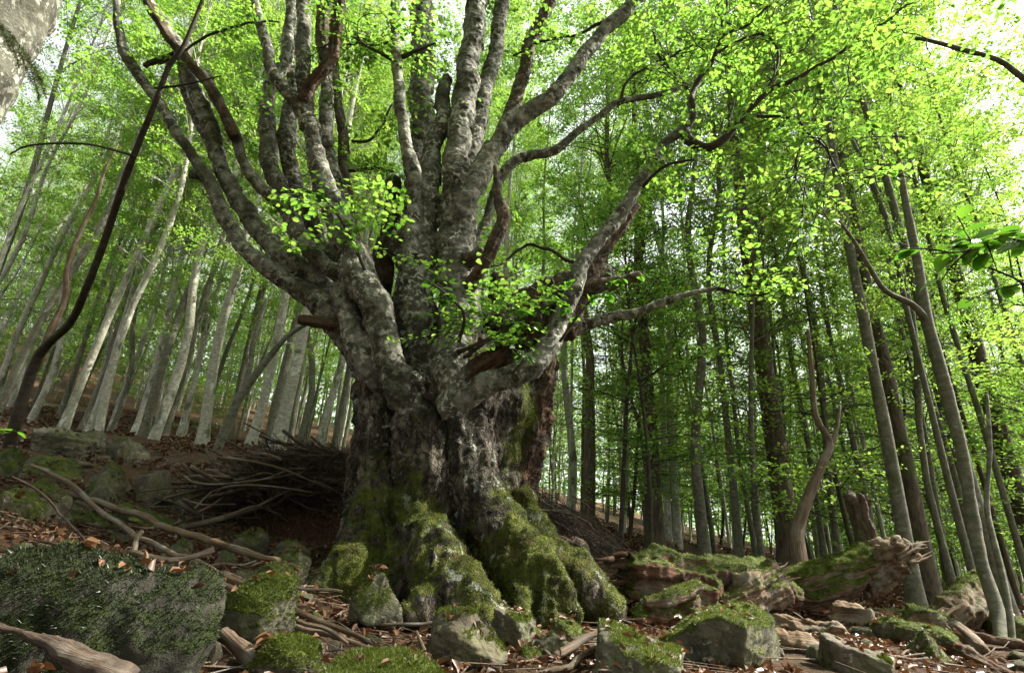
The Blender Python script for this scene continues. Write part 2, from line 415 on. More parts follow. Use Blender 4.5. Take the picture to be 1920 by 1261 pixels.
def ground_hit(px, py, y0=1.5, y1=70):
    """where the ray through a pixel meets the ground"""
    d = ray(px, py); d = d / d[1]
    ys = np.geomspace(y0, y1, 400); q = d[None] * ys[:, None]
    g = hgt(q[:, 0], q[:, 1]); k = np.nonzero(q[:, 2] < g)[0]
    return (q[k[0]] if len(k) else None)
# one sheet, fine near the camera and coarse towards the horizon
_s = np.linspace(-1, 1, 321); _g = np.sign(_s) * (np.abs(_s) * 7 + (np.abs(_s) ** 4) * 150)
GX, GY = np.meshgrid(_g, _g + 5)
gv = np.stack([GX.ravel(), GY.ravel(), hgt(GX.ravel(), GY.ravel())], -1)
_far = np.hypot(gv[:, 0], gv[:, 1]); gv[:, 2] = np.where(_far > 110, gv[:, 2] * np.clip(1 - (_far - 110) / 120, .3, 1), gv[:, 2])
_i = np.arange(320)[:, None] * 321 + np.arange(320)[None]
gf = np.stack([_i, _i + 1, _i + 322, _i + 321], -1).reshape(-1, 4)
tag(obj('ground', mesh_np('ground', gv, gf, M['ground'])), 'sloping forest floor of dark soil and fallen brown leaves', kind='structure')

# ------------------------------------------------------------------ the old beech
# limb chains in photograph pixels: (px, py, forward distance m, radius px)
CH = []   # name, [(px,py,Y,r)], dict
def ch(name, pts, **kw): CH.append((name, pts, kw))
ch('trunk', [(850, 1120, 7.3, 130), (848, 1040, 7.3, 142), (834, 960, 7.2, 148), (830, 880, 7.2, 154), (838, 810, 7.2, 158), (850, 750, 7.2, 162), (860, 705, 7.2, 148)], old=1)
ch('trunk', [(960, 930, 7.1, 40), (965, 860, 7.1, 42), (975, 790, 7.0, 44), (990, 720, 7.0, 44), (1000, 680, 7.0, 38)], old=1, rot=1)
ch('trunk', [(700, 960, 6.6, 50), (705, 880, 6.5, 48), (712, 800, 6.4, 42), (708, 730, 6.5, 40)], old=1)
ch('trunk', [(795, 985, 6.05, 48), (800, 900, 6.1, 50), (790, 830, 6.1, 46), (780, 770, 6.15, 36)], old=1)
ch('trunk', [(930, 1040, 6.1, 62), (905, 960, 6.1, 56), (885, 890, 6.15, 50), (870, 820, 6.2, 46), (862, 760, 6.2, 38)], old=1)
# roots
ch('root', [(712, 850, 6.4, 34), (708, 920, 6.3, 44), (692, 1010, 6.1, 52), (668, 1062, 5.9, 52), (650, 1105, 5.8, 50), (640, 1170, 5.7, 44)], old=1)
ch('root', [(782, 900, 6.1, 30), (790, 965, 6.0, 40), (810, 1020, 5.75, 52), (828, 1075, 5.4, 56), (862, 1122, 5.15, 52), (912, 1152, 5.0, 42), (958, 1178, 4.95, 32), (1000, 1200, 4.9, 22)], old=1)
ch('root', [(868, 830, 6.25, 34), (890, 910, 6.15, 42), (912, 965, 6.0, 47), (942, 1015, 5.85, 52), (978, 1065, 5.7, 56), (1020, 1110, 5.5, 54), (1052, 1170, 5.4, 48)], old=1)
ch('root', [(975, 930, 6.5, 28), (985, 985, 6.35, 32), (1010, 1030, 6.2, 30), (1050, 1060, 6.1, 34), (1100, 1100, 6.0, 34), (1135, 1150, 6.0, 26)], old=1)
ch('root', [(760, 1010, 6.0, 26), (752, 1060, 5.8, 30), (742, 1120, 5.7, 28)], old=1)
ch('root', [(850, 1110, 5.2, 26), (800, 1140, 5.0, 22), (770, 1160, 4.9, 14)], old=1)
ch('root', [(660, 1060, 5.9, 24), (620, 1085, 5.8, 20), (585, 1105, 5.7, 12)], old=1)
ch('root', [(1000, 1090, 5.5, 26), (975, 1130, 5.3, 22), (968, 1165, 5.2, 14)], old=1)
ch('root', [(1040, 1045, 6.1, 22), (1068, 1030, 6.2, 20), (1075, 1015, 6.2, 12)], old=1, rot=1)
# left side
ch('limb', [(720, 740, 6.7, 38), (678, 668, 6.6, 36), (630, 606, 6.5, 32), (588, 562, 6.45, 26), (540, 530, 6.4, 22), (500, 508, 6.3, 21), (462, 470, 6.3, 19), (438, 430, 6.25, 18), (412, 390, 6.2, 17), (384, 340, 6.2, 16), (368, 305, 6.2, 14), (330, 250, 6.15, 14), (290, 185, 6.1, 14), (250, 125, 6.05, 14), (228, 75, 6.0, 12), (220, 30, 6.0, 11), (218, -30, 6.0, 11)])
ch('limb', [(712, 660, 6.6, 34), (650, 578, 6.65, 27), (590, 530, 6.6, 25), (535, 488, 6.45, 25), (482, 428, 6.4, 23), (440, 372, 6.4, 21), (415, 318, 6.35, 20), (402, 265, 6.3, 20), (385, 215, 6.3, 19), (362, 165, 6.3, 18), (345, 115, 6.3, 18), (320, 65, 6.3, 17), (285, 15, 6.3, 15), (262, -30, 6.3, 13)])
ch('limb', [(412, 300, 6.55, 16), (380, 240, 6.6, 16), (352, 180, 6.6, 15), (345, 130, 6.6, 14), (350, 80, 6.6, 13)])
ch('limb', [(735, 660, 6.35, 24), (690, 580, 6.4, 20), (650, 522, 6.4, 18), (602, 490, 6.4, 18), (570, 452, 6.4, 17), (550, 412, 6.4, 16), (515, 382, 6.35, 16), (478, 345, 6.3, 14), (455, 305, 6.25, 12), (442, 262, 6.2, 13), (425, 222, 6.2, 12), (400, 172, 6.2, 12), (385, 135, 6.2, 10)])
ch('dead_branch', [(442, 258, 6.1, 12), (418, 210, 6.1, 11), (398, 168, 6.1, 10), (350, 110, 6.1, 10), (310, 60, 6.1, 10), (282, 10, 6.1, 9), (265, -30, 6.1, 8)], rot=.9)
# front left limb
ch('limb', [(775, 770, 6.05, 26), (752, 742, 5.95, 33), (735, 700, 5.95, 30), (722, 645, 5.95, 29), (706, 580, 5.95, 32), (688, 540, 5.95, 34), (660, 490, 5.98, 32), (640, 430, 6.0, 28), (618, 375, 6.0, 26), (598, 320, 6.0, 24), (585, 265, 6.0, 21), (572, 222, 6.0, 21), (540, 178, 5.95, 15), (512, 132, 5.9, 15), (500, 90, 5.9, 14), (487, 45, 5.9, 13), (472, -20, 5.9, 12)])
ch('limb', [(574, 240, 6.02, 17), (568, 185, 6.05, 19), (567, 120, 6.1, 19), (568, 50, 6.15, 18), (570, -30, 6.2, 17)])
ch('limb', [(735, 735, 6.2, 28), (705, 700, 6.1, 29), (672, 655, 6.1, 29), (652, 605, 6.15, 26), (642, 560, 6.2, 22), (650, 525, 6.25, 18)])
# back left verticals
ch('limb', [(740, 640, 7.3, 28), (655, 550, 7.3, 23), (590, 480, 7.3, 21), (552, 420, 7.3, 20), (528, 365, 7.3, 20), (508, 300, 7.3, 20), (497, 235, 7.3, 19), (502, 175, 7.3, 17), (528, 120, 7.3, 15), (542, 70, 7.3, 15), (548, -30, 7.3, 14)])
ch('limb', [(715, 590, 7.7, 26), (625, 480, 7.7, 21), (575, 400, 7.7, 19), (548, 330, 7.7, 20), (538, 270, 7.5, 22), (540, 210, 7.5, 19), (550, 140, 7.5, 16), (548, 60, 7.5, 14)])
ch('limb', [(725, 600, 6.9, 20), (672, 480, 6.95, 17), (642, 400, 6.95, 16), (625, 340, 6.9, 20), (612, 285, 6.9, 20), (606, 240, 6.9, 17), (612, 190, 6.9, 15), (615, 130, 6.95, 15), (605, 70, 7.0, 14), (600, 0, 7.0, 14)])
ch('dead_branch', [(690, 500, 7.1, 14), (655, 420, 7.1, 13), (645, 340, 7.1, 12), (642, 280, 7.1, 11), (638, 220, 7.1, 10), (632, 170, 7.1, 10), (628, 120, 7.1, 7)], rot=.7)
ch('dead_branch', [(568, 188, 5.9, 10), (582, 160, 5.85, 11), (605, 130, 5.8, 12), (625, 105, 5.8, 11), (632, 60, 5.8, 12), (638, 0, 5.8, 12), (640, -30, 5.8, 12)], rot=1)
ch('dead_branch', [(612, 120, 6.4, 11), (602, 70, 6.4, 13), (608, 20, 6.4, 12), (640, -10, 6.4, 10)], rot=.8)
# centre
ch('limb', [(785, 730, 6.5, 44), (784, 660, 6.45, 42), (783, 590, 6.45, 41), (784, 520, 6.5, 41), (786, 450, 6.5, 38), (796, 390, 6.5, 31), (806, 330, 6.55, 25), (818, 270, 6.6, 20), (830, 205, 6.65, 17), (840, 150, 6.7, 14)])
ch('limb', [(835, 735, 6.25, 46), (842, 680, 6.2, 44), (846, 620, 6.3, 40), (856, 550, 6.4, 40), (864, 480, 6.45, 40), (868, 420, 6.45, 40), (863, 360, 6.45, 38), (857, 300, 6.45, 28), (860, 240, 6.5, 26), (870, 170, 6.55, 26), (886, 90, 6.6, 27), (897, 20, 6.6, 26), (903, -40, 6.6, 26)])
ch('limb', [(872, 330, 6.75, 22), (888, 260, 6.75, 22), (902, 200, 6.8, 20), (920, 120, 6.8, 18), (934, 50, 6.8, 18), (945, -40, 6.8, 17)])
ch('limb', [(770, 560, 6.4, 20), (768, 480, 6.35, 16), (776, 420, 6.3, 15), (780, 370, 6.25, 15), (774, 320, 6.2, 16), (760, 275, 6.2, 15), (750, 220, 6.2, 14), (744, 150, 6.2, 13), (742, 80, 6.2, 13), (741, -30, 6.2, 12)], smooth=1)
ch('limb', [(770, 600, 7.4, 40), (770, 480, 7.4, 34), (775, 380, 7.4, 28), (782, 300, 7.4, 26), (786, 220, 7.4, 28), (794, 140, 7.4, 28), (795, 60, 7.4, 26), (788, -40, 7.4, 26)])
ch('limb', [(866, 385, 6.35, 28), (893, 335, 6.3, 25), (920, 285, 6.25, 23), (950, 238, 6.2, 23), (988, 212, 6.15, 20), (1035, 185, 6.1, 18), (1075, 130, 6.05, 17), (1125, 65, 6.0, 17), (1175, 20, 5.95, 17), (1225, -30, 5.9, 15)])
ch('dead_branch', [(952, 235, 6.25, 16), (965, 185, 6.2, 14), (982, 125, 6.15, 13), (1003, 65, 6.1, 13), (1028, 10, 6.0, 14), (1045, -40, 5.95, 12)], rot=.6)
ch('dead_branch', [(870, 560, 6.3, 12), (890, 520, 6.1, 12), (915, 478, 5.95, 12), (938, 438, 5.9, 12), (946, 405, 5.9, 13), (935, 368, 5.9, 8), (928, 310, 5.9, 5)], rot=.75)
ch('limb', [(870, 480, 7.0, 14), (905, 430, 7.0, 12), (920, 380, 6.95, 11), (940, 332, 6.9, 11), (975, 297, 6.85, 12), (1020, 290, 6.8, 11), (1052, 278, 6.75, 10), (1088, 243, 6.7, 9), (1125, 215, 6.65, 8), (1162, 190, 6.6, 8), (1225, 180, 6.6, 7), (1270, 168, 6.6, 6), (1312, 143, 6.6, 6)])
ch('limb', [(705, 560, 7.6, 26), (728, 470, 7.6, 20), (738, 400, 7.6, 18), (735, 340, 7.6, 16)], rot=.85)
# right
ch('limb', [(830, 765, 6.0, 24), (872, 742, 5.9, 28), (920, 722, 5.8, 26), (968, 703, 5.75, 25), (1008, 682, 5.7, 25), (1038, 645, 5.7, 22), (1058, 595, 5.7, 19), (1078, 545, 5.7, 18), (1095, 495, 5.7, 17), (1128, 442, 5.7, 16), (1165, 398, 5.7, 15), (1200, 348, 5.65, 13), (1228, 298, 5.6, 12), (1255, 268, 5.6, 11), (1284, 246, 5.55, 12)])
ch('dead_branch', [(880, 710, 6.0, 24), (925, 676, 5.9, 22), (965, 648, 5.85, 20), (998, 615, 5.8, 22), (996, 580, 5.8, 18), (1012, 548, 5.8, 14), (1028, 524, 5.8, 12)], rot=1)
ch('stub', [(930, 640, 7.0, 60), (990, 585, 7.1, 40), (1050, 545, 7.1, 30), (1100, 525, 7.1, 26), (1140, 512, 7.1, 22)], moss=.5, old=.6)
ch('stub', [(1050, 620, 6.9, 26), (1090, 540, 6.9, 20), (1125, 480, 6.9, 15), (1160, 430, 6.9, 13), (1195, 385, 6.9, 8)], rot=.8)
ch('stub', [(1095, 540, 6.8, 14), (1150, 530, 6.7, 12), (1202, 516, 6.6, 9)], rot=.7)
ch('limb', [(1000, 660, 7.2, 26), (1065, 625, 7.1, 16), (1120, 605, 7.0, 13), (1180, 588, 6.9, 11), (1235, 568, 6.8, 9), (1290, 551, 6.7, 7), (1345, 540, 6.6, 5)])
ch('stub', [(930, 640, 7.4, 20), (936, 580, 7.4, 20), (934, 515, 7.4, 14)], rot=.8)
ch('stub', [(742, 690, 5.95, 16), (765, 700, 5.85, 13), (788, 715, 5.8, 10)])
ch('stub', [(640, 610, 6.4, 16), (600, 603, 6.3, 12), (560, 598, 6.2, 11)], rot=.8)
ch('stub', [(845, 655, 6.2, 36), (850, 700, 6.0, 36), (852, 735, 6.0, 26)])
ch('stub', [(885, 695, 6.1, 34), (890, 665, 6.2, 28)], moss=1)
ch('burl', [(860, 330, 6.2, 18), (832, 315, 6.15, 10)])
ch('burl', [(612, 270, 6.7, 18), (606, 255, 6.6, 12)])
ch('burl', [(372, 325, 6.15, 13), (356, 330, 6.1, 8)])
ch('burl', [(880, 490, 6.2, 14), (905, 468, 6.05, 7)], rot=.8)

def chain_world(pts):
    ps, rs = [], []
    for px, py, Y, r in pts:
        p, t = P(px, py, Y); ps.append(p); rs.append(r * t * FPX / np.linalg.norm(ray(px, py)))
    return np.array(ps), np.array(rs)
chains, tubes = [], []
for ci, (name, pts, kw) in enumerate(CH):
    ps, rs = chain_world(pts)
    big = rs.max() > .6
    ps2, rs2 = resample(ps, rs, .05 if not big else .12)
    # small wander so limbs are not ruled curves
    if not big and name in ('limb', 'dead_branch'):
        w = np.stack([fbm(ps2 * 1.6 + 31 * ci + 7 * k, 2) for k in range(3)], -1)
        ramp = np.minimum(1, np.arange(len(ps2)) / 12)[:, None]
        ps2 = ps2 + w * rs2[:, None] * .55 * ramp
    rs2 = rs2 * (1 + .13 * fbm(ps2 * 3 + ci * 5.1, 3)) * (.87 if name == 'limb' else 1)
    chains.append((name, ps2, rs2, kw))
    tubes.append(tube(ps2, rs2, 28 if big else 16, cap=.35 if name != 'trunk' else .5, rough=.10, rscale=3.0, seed=ci * 3.3)[:2])
BV, BF = join(tubes)
def voxel(V, F, size):
    o = obj('tmp', mesh_np('tmp', V, F)); md = o.modifiers.new('r', 'REMESH'); md.mode = 'VOXEL'; md.voxel_size = size
    dg = bpy.context.evaluated_depsgraph_get(); ev = o.evaluated_get(dg); me = ev.to_mesh()
    n = len(me.vertices); v = np.zeros(n * 3, np.float32); me.vertices.foreach_get('co', v)
    m = len(me.polygons); f = np.zeros(m * 4, np.int32); me.loops.foreach_get('vertex_index', f)
    ev.to_mesh_clear(); d = o.data; bpy.data.objects.remove(o); bpy.data.meshes.remove(d)
    return v.reshape(-1, 3).astype(float), f.reshape(-1, 4)
def vnormals(V, F):
    fn = np.cross(V[F[:, 2]] - V[F[:, 0]], V[F[:, 3]] - V[F[:, 1]])
    N = np.zeros_like(V)
    for k in range(4): 
        for a in range(3): N[:, a] += np.bincount(F[:, k], fn[:, a], len(V))
    return nrm(N)
def smooth(V, F, it=3, lam=.5):
    deg = np.zeros(len(V))
    a = np.concatenate([F[:, 0], F[:, 1], F[:, 2], F[:, 3]]); b = np.concatenate([F[:, 1], F[:, 2], F[:, 3], F[:, 0]])
    aa, bb = np.concatenate([a, b]), np.concatenate([b, a]); deg = np.bincount(aa, minlength=len(V))[:, None]
    for _ in range(it):
        S = np.stack([np.bincount(aa, V[bb, k], len(V)) for k in range(3)], -1)
        V = V + lam * (S / np.maximum(deg, 1) - V)
    return V
BV, BF = voxel(BV, BF, .021)
BV = smooth(BV, BF, 3, .5)
# nearest chain for every vertex: which part it belongs to, its fibre coordinates
SA, SB, SR0, SR1, SI, SS = [], [], [], [], [], []
for ci, (name, ps, rs, kw) in enumerate(chains):
    k = max(1, len(ps) // 24); idx = np.unique(np.concatenate([np.arange(0, len(ps), k), [len(ps) - 1]]))
    p, r = ps[idx], rs[idx]; s = np.concatenate([[0], np.cumsum(np.linalg.norm(np.diff(p, axis=0), axis=1))])
    for a in range(len(p) - 1):
        SA.append(p[a]); SB.append(p[a + 1]); SR0.append(r[a]); SR1.append(r[a + 1]); SI.append(ci); SS.append(s[a])
SA, SB, SR0, SR1, SI, SS = map(np.array, (SA, SB, SR0, SR1, SI, SS))
AB = SB - SA; L2 = (AB ** 2).sum(1)
nv = len(BV); owner = np.zeros(nv, int); vS = np.zeros(nv); vR = np.zeros(nv); vC = np.zeros((nv, 3))
_cell = np.floor(BV / .4).astype(np.int64); _key = (_cell[:, 0] + 500) * 4000000 + (_cell[:, 1] + 500) * 2000 + _cell[:, 2] + 500
_ord = np.argsort(_key, kind='stable'); _cut = np.nonzero(np.diff(_key[_ord]))[0] + 1
for idx in np.split(_ord, _cut):
    q = BV[idx]; c = q.mean(0); R = np.sqrt(((q - c) ** 2).sum(1).max())
    tc = np.clip(((c - SA) * AB).sum(1) / L2, 0, 1); ec = np.linalg.norm(c - SA - tc[:, None] * AB, axis=1) - (SR0 + tc * (SR1 - SR0))
    use = np.nonzero(ec < ec.min() + 2 * R + .1)[0]
    A_, B_, l_ = SA[use], AB[use], L2[use]
    tt = np.clip(((q @ B_.T) - (A_ * B_).sum(1)[None]) / l_[None], 0, 1)
    d2 = np.zeros_like(tt)
    for k in range(3): d2 += (q[:, k:k + 1] - (A_[None, :, k] + tt * B_[None, :, k])) ** 2
    rr = SR0[use][None] + tt * (SR1 - SR0)[use][None]
    j = (np.sqrt(d2) - rr).argmin(1); i = np.arange(len(q)); g = use[j]
    owner[idx] = SI[g]; vR[idx] = rr[i, j]; vS[idx] = SS[g] + tt[i, j] * np.sqrt(L2[g]); vC[idx] = SA[g] + tt[i, j][:, None] * AB[g]
BN = vnormals(BV, BF)
fld = lambda key: np.array([kw.get(key, 0) for _, _, _, kw in chains], float)[owner]
vold, vrot, vmoss = fld('old'), fld('rot'), fld('moss')
_pr = np.random.default_rng(3).uniform(0, .7, len(chains)); vpale = np.array([(1.0 if c[3].get('smooth') else _pr[i]) if c[0] == 'limb' else .2 for i, c in enumerate(chains)])[owner]
isroot = np.array([c[0] == 'root' for c in chains])[owner]; istrunk = np.array([c[0] == 'trunk' for c in chains])[owner]
# blend the trunk/limb attributes softly across the mesh
def soften(a, it=14):
    return smooth(np.repeat(a[:, None], 3, 1), BF, it, .6)[:, 0]
vold, vrot, vpale = soften(vold), soften(vrot), soften(vpale)
rel = BV - vC
fib = np.stack([rel[:, 0] + rel[:, 1] * .3, rel[:, 1] - rel[:, 2] * .5 * (1 - vold), np.where(vold > .5, BV[:, 2], vS)], -1)
# displacement: furrowed ridges and plates on the trunk, lumps and knots on limbs
q3 = BV * np.array([1, 1, .3])
disp = vold * (.085 * fbm(q3 * 1.5 + 3, 3) + .085 * ridged(q3 * 2.9 + 8, 3) + .034 * ridged(BV * np.array([1, 1, .45]) * 9, 3) + .018 * fbm(BV * 22, 3))
disp += isroot * (.06 * fbm(BV * 2.0 + 61, 3) + .03 * fbm(BV * 7 + 9, 3))
disp += (1 - vold) * np.clip(vR, .03, .3) * (.13 * fbm(BV * 4 + 2, 3) + .16 * np.clip(fbm(BV * 9 + 40, 3) - .18, 0, 1) * 2 + .10 * fbm(BV * np.array([1, 1, 1.6]) * 17 + 3, 3)) + (1 - vold) * .007 * fbm(BV * 38, 2)
q4 = np.stack([rel[:, 0], rel[:, 1], rel[:, 2]], -1) / np.maximum(vR, .03)[:, None] * 1.8 + np.array([0, 0, 1]) * vS[:, None] * .8
disp += vrot * np.clip(vR, .03, .25) * .42 * (ridged(q4, 3) - .3) * (1 - .4 * vold)
disp += vrot * vold * .09 * (ridged(q3 * 5 + 2, 3) - .4)
BV = BV + BN * disp[:, None]
BN = vnormals(BV, BF)
# moss: on the roots and the lower trunk, on top-facing bark, in big ragged patches
zt = BV[:, 2]
low = np.clip(1.0 - (zt + .35) / 2.6, 0, 1)
patch = fbm(BV * 1.3 + 50, 4)
_mid = P(900, 900, 6.2)[0]
ridge = np.exp(-((BV[:, 0] - (.30 + (1.6 - zt) * .08)) / .42) ** 2) * (zt < 2.4)
rsoft = soften(isroot.astype(float), 40)
patch2 = fbm(BV * 3.1 + 20, 4)
lobe = np.exp(-((BV[:, 0] + 1.35) / .5) ** 2) * (zt < 1.1)
m = vold * (low ** 1.5 * .42 + .50 * ridge + .22 * lobe + .22 * np.clip(BN[:, 2], -.5, 1) * low + .50 * patch + .44 * patch2 - .06) + rsoft * (.10 + .28 * np.clip(BN[:, 2], -.5, 1))
grey = np.exp(-((BV[:, 0] + .42) / .34) ** 2) * np.exp(-((zt - 1.05) / .8) ** 2)
m = m - grey * .7 - vrot * .7
m += (1 - vold) * (np.clip(BN[:, 2], 0, 1) * .25 * (zt < 3.2) + .1 * patch - .1)
vmoss = np.clip(np.maximum(m, vmoss * (BN[:, 2] > -.2) * .9), 0, 1)

beech = thing('old_beech_tree', 'giant gnarled old beech with mossy roots and many spreading limbs in the centre', 'tree', tuple(P(850, 1090, 7.2)[0]))
BL = np.array(beech.location)
fown = owner[BF[:, 0]]
def submesh(name, fm):
    f = BF[fm]; u, inv = np.unique(f.ravel(), return_inverse=True)
    return mesh_np(name, BV[u] - BL, inv.reshape(-1, 4), M['old'], attrs={'old': vold[u], 'rot': vrot[u], 'pale': vpale[u], 'moss': vmoss[u]}, vec_attrs={'fib': fib[u]})
trunk_ids = [i for i, c in enumerate(chains) if c[0] == 'trunk']
obj('trunk', submesh('trunk', np.isin(fown, trunk_ids)), beech)
LIMB = {}
for i, c in enumerate(chains):
    if c[0] == 'trunk': continue
    fm = fown == i
    if fm.sum() < 12: continue
    o = obj(c[0], submesh(c[0], fm), beech); LIMB[i] = o
    if c[0] == 'root': o['label'] = 'moss-covered buttress root'
    elif c[0] in ('dead_branch', 'stub') and c[3].get('rot', 0) > .5: o['label'] = 'barkless reddish-brown dead wood'

# ------------------------------------------------------------------ rocks
def ico(sub):
    bm = bmesh.new(); bmesh.ops.create_icosphere(bm, subdivisions=sub, radius=1)
    v = np.array([x.co[:] for x in bm.verts]); f = np.array([[l.index for l in x.verts] for x in bm.faces]); bm.free()
    return nrm(v), f
import bmesh
ICO = {k: ico(k) for k in (3, 4, 5, 6)}
def rock_shape(seed, dims, sub=5, planes=11, round_=.12, form=0):
    r = np.random.default_rng(seed); d, F = ICO[sub]
    n = nrm(r.normal(size=(planes, 3))); n = np.vstack([n, [[0, 0, 1], [0, 0, -1]]]); n[-2] = nrm(n[-2] + r.normal(size=3) * .3)
    off = r.uniform(.62, 1.0, len(n))
    if form == 2:      # peaked, like a tilted pyramid
        az = r.uniform(0, 6.28) + np.array([0, 1.9, 4.0]); q = np.stack([np.cos(az), np.sin(az), np.array([.75, .95, .6])], -1)
        n = np.vstack([nrm(q), n[:3], [[0, 0, -1]]]); off = np.concatenate([[.5, .5, .5], r.uniform(.75, 1, 3), [.6]])
    if form == 3:      # blocky with a slanting top
        az = r.uniform(0, 1.5) + np.arange(4) * 1.57 + r.normal(size=4) * .18; q = np.stack([np.cos(az), np.sin(az), r.normal(size=4) * .2], -1)
        n = np.vstack([nrm(q), nrm(np.array([[.25, -.2, .95]])), nrm(r.normal(size=(2, 3))), [[0, 0, -1]]]); off = np.concatenate([r.uniform(.6, .75, 4), [.55], [.85, .85], [.6]])
    if round_ > .2: off[-2] = 1.3; off[:-2] = r.uniform(.8, 1.05, planes)
    k = 1.0 / np.maximum(d @ n.T, 1e-3) * off[None]
    p = 12 if round_ < .2 else 5
    rad = (np.sum(k ** -p, 1)) ** (-1 / p)
    rad = np.minimum(rad, 1.35)
    V = d * rad[:, None]
    V += nrm(V) * (.13 * fbm(V * 1.6 + seed, 4) + .06 * fbm(V * np.array([4, 4, 7]) + seed, 4) + .05 * np.clip(ridged(V * 2.6 + seed * 1.7, 2) - .55, -1, .3))[:, None]
    V = V / np.abs(V).max(0) * np.array(dims)[None]
    return V, F
def tri_normals(V, F):
    fn = np.cross(V[F[:, 1]] - V[F[:, 0]], V[F[:, 2]] - V[F[:, 0]]); N = np.zeros_like(V)
    for k in range(3):
        for a in range(3): N[:, a] += np.bincount(F[:, k], fn[:, a], len(V))
    return nrm(N)
def tufts(V, F, moss, n, size, seed=0, thr=.5):
    """short moss blades on the mossy faces"""
    r = np.random.default_rng(seed)
    T = F if F.shape[1] == 3 else np.concatenate([F[:, [0, 1, 2]], F[:, [0, 2, 3]]])
    fm = moss[T].mean(1); a, b, c = V[T[:, 0]], V[T[:, 1]], V[T[:, 2]]
    fn = np.cross(b - a, c - a); ar = np.linalg.norm(fn, axis=1); w = ar * (fm > thr) * fm
    if w.sum() <= 0: return None
    k = r.choice(len(T), n, p=w / w.sum()); u, v = r.random(n), r.random(n); s = u + v > 1; u[s], v[s] = 1 - u[s], 1 - v[s]
    p = a[k] + (b - a)[k] * u[:, None] + (c - a)[k] * v[:, None]; N = nrm(fn[k])
    ax = nrm(N + r.normal(size=(n, 3)) * .55 + np.array([0, 0, .1])); sdv = nrm(np.cross(ax, r.normal(size=(n, 3))))
    L = size * r.uniform(.5, 1.4, n)[:, None]; w_ = size * .16
    Vv = np.stack([p - N * .004 - sdv * w_, p - N * .004 + sdv * w_, p + ax * L], 1).reshape(-1, 3)
    Fv = np.arange(n * 3).reshape(n, 3)
    return Vv, Fv, r.random(n)
def add_tufts(parent, V, F, moss, n, size, seed, thr=.5, name='moss', mat='moss'):
    t = tufts(V, F, moss, n, size, seed, thr)
    if t is None: return
    o = obj(name, mesh_np(name, t[0], t[1], M[mat], smooth=False, face_attrs={'rnd': t[2]}), parent); o['kind'] = 'stuff'
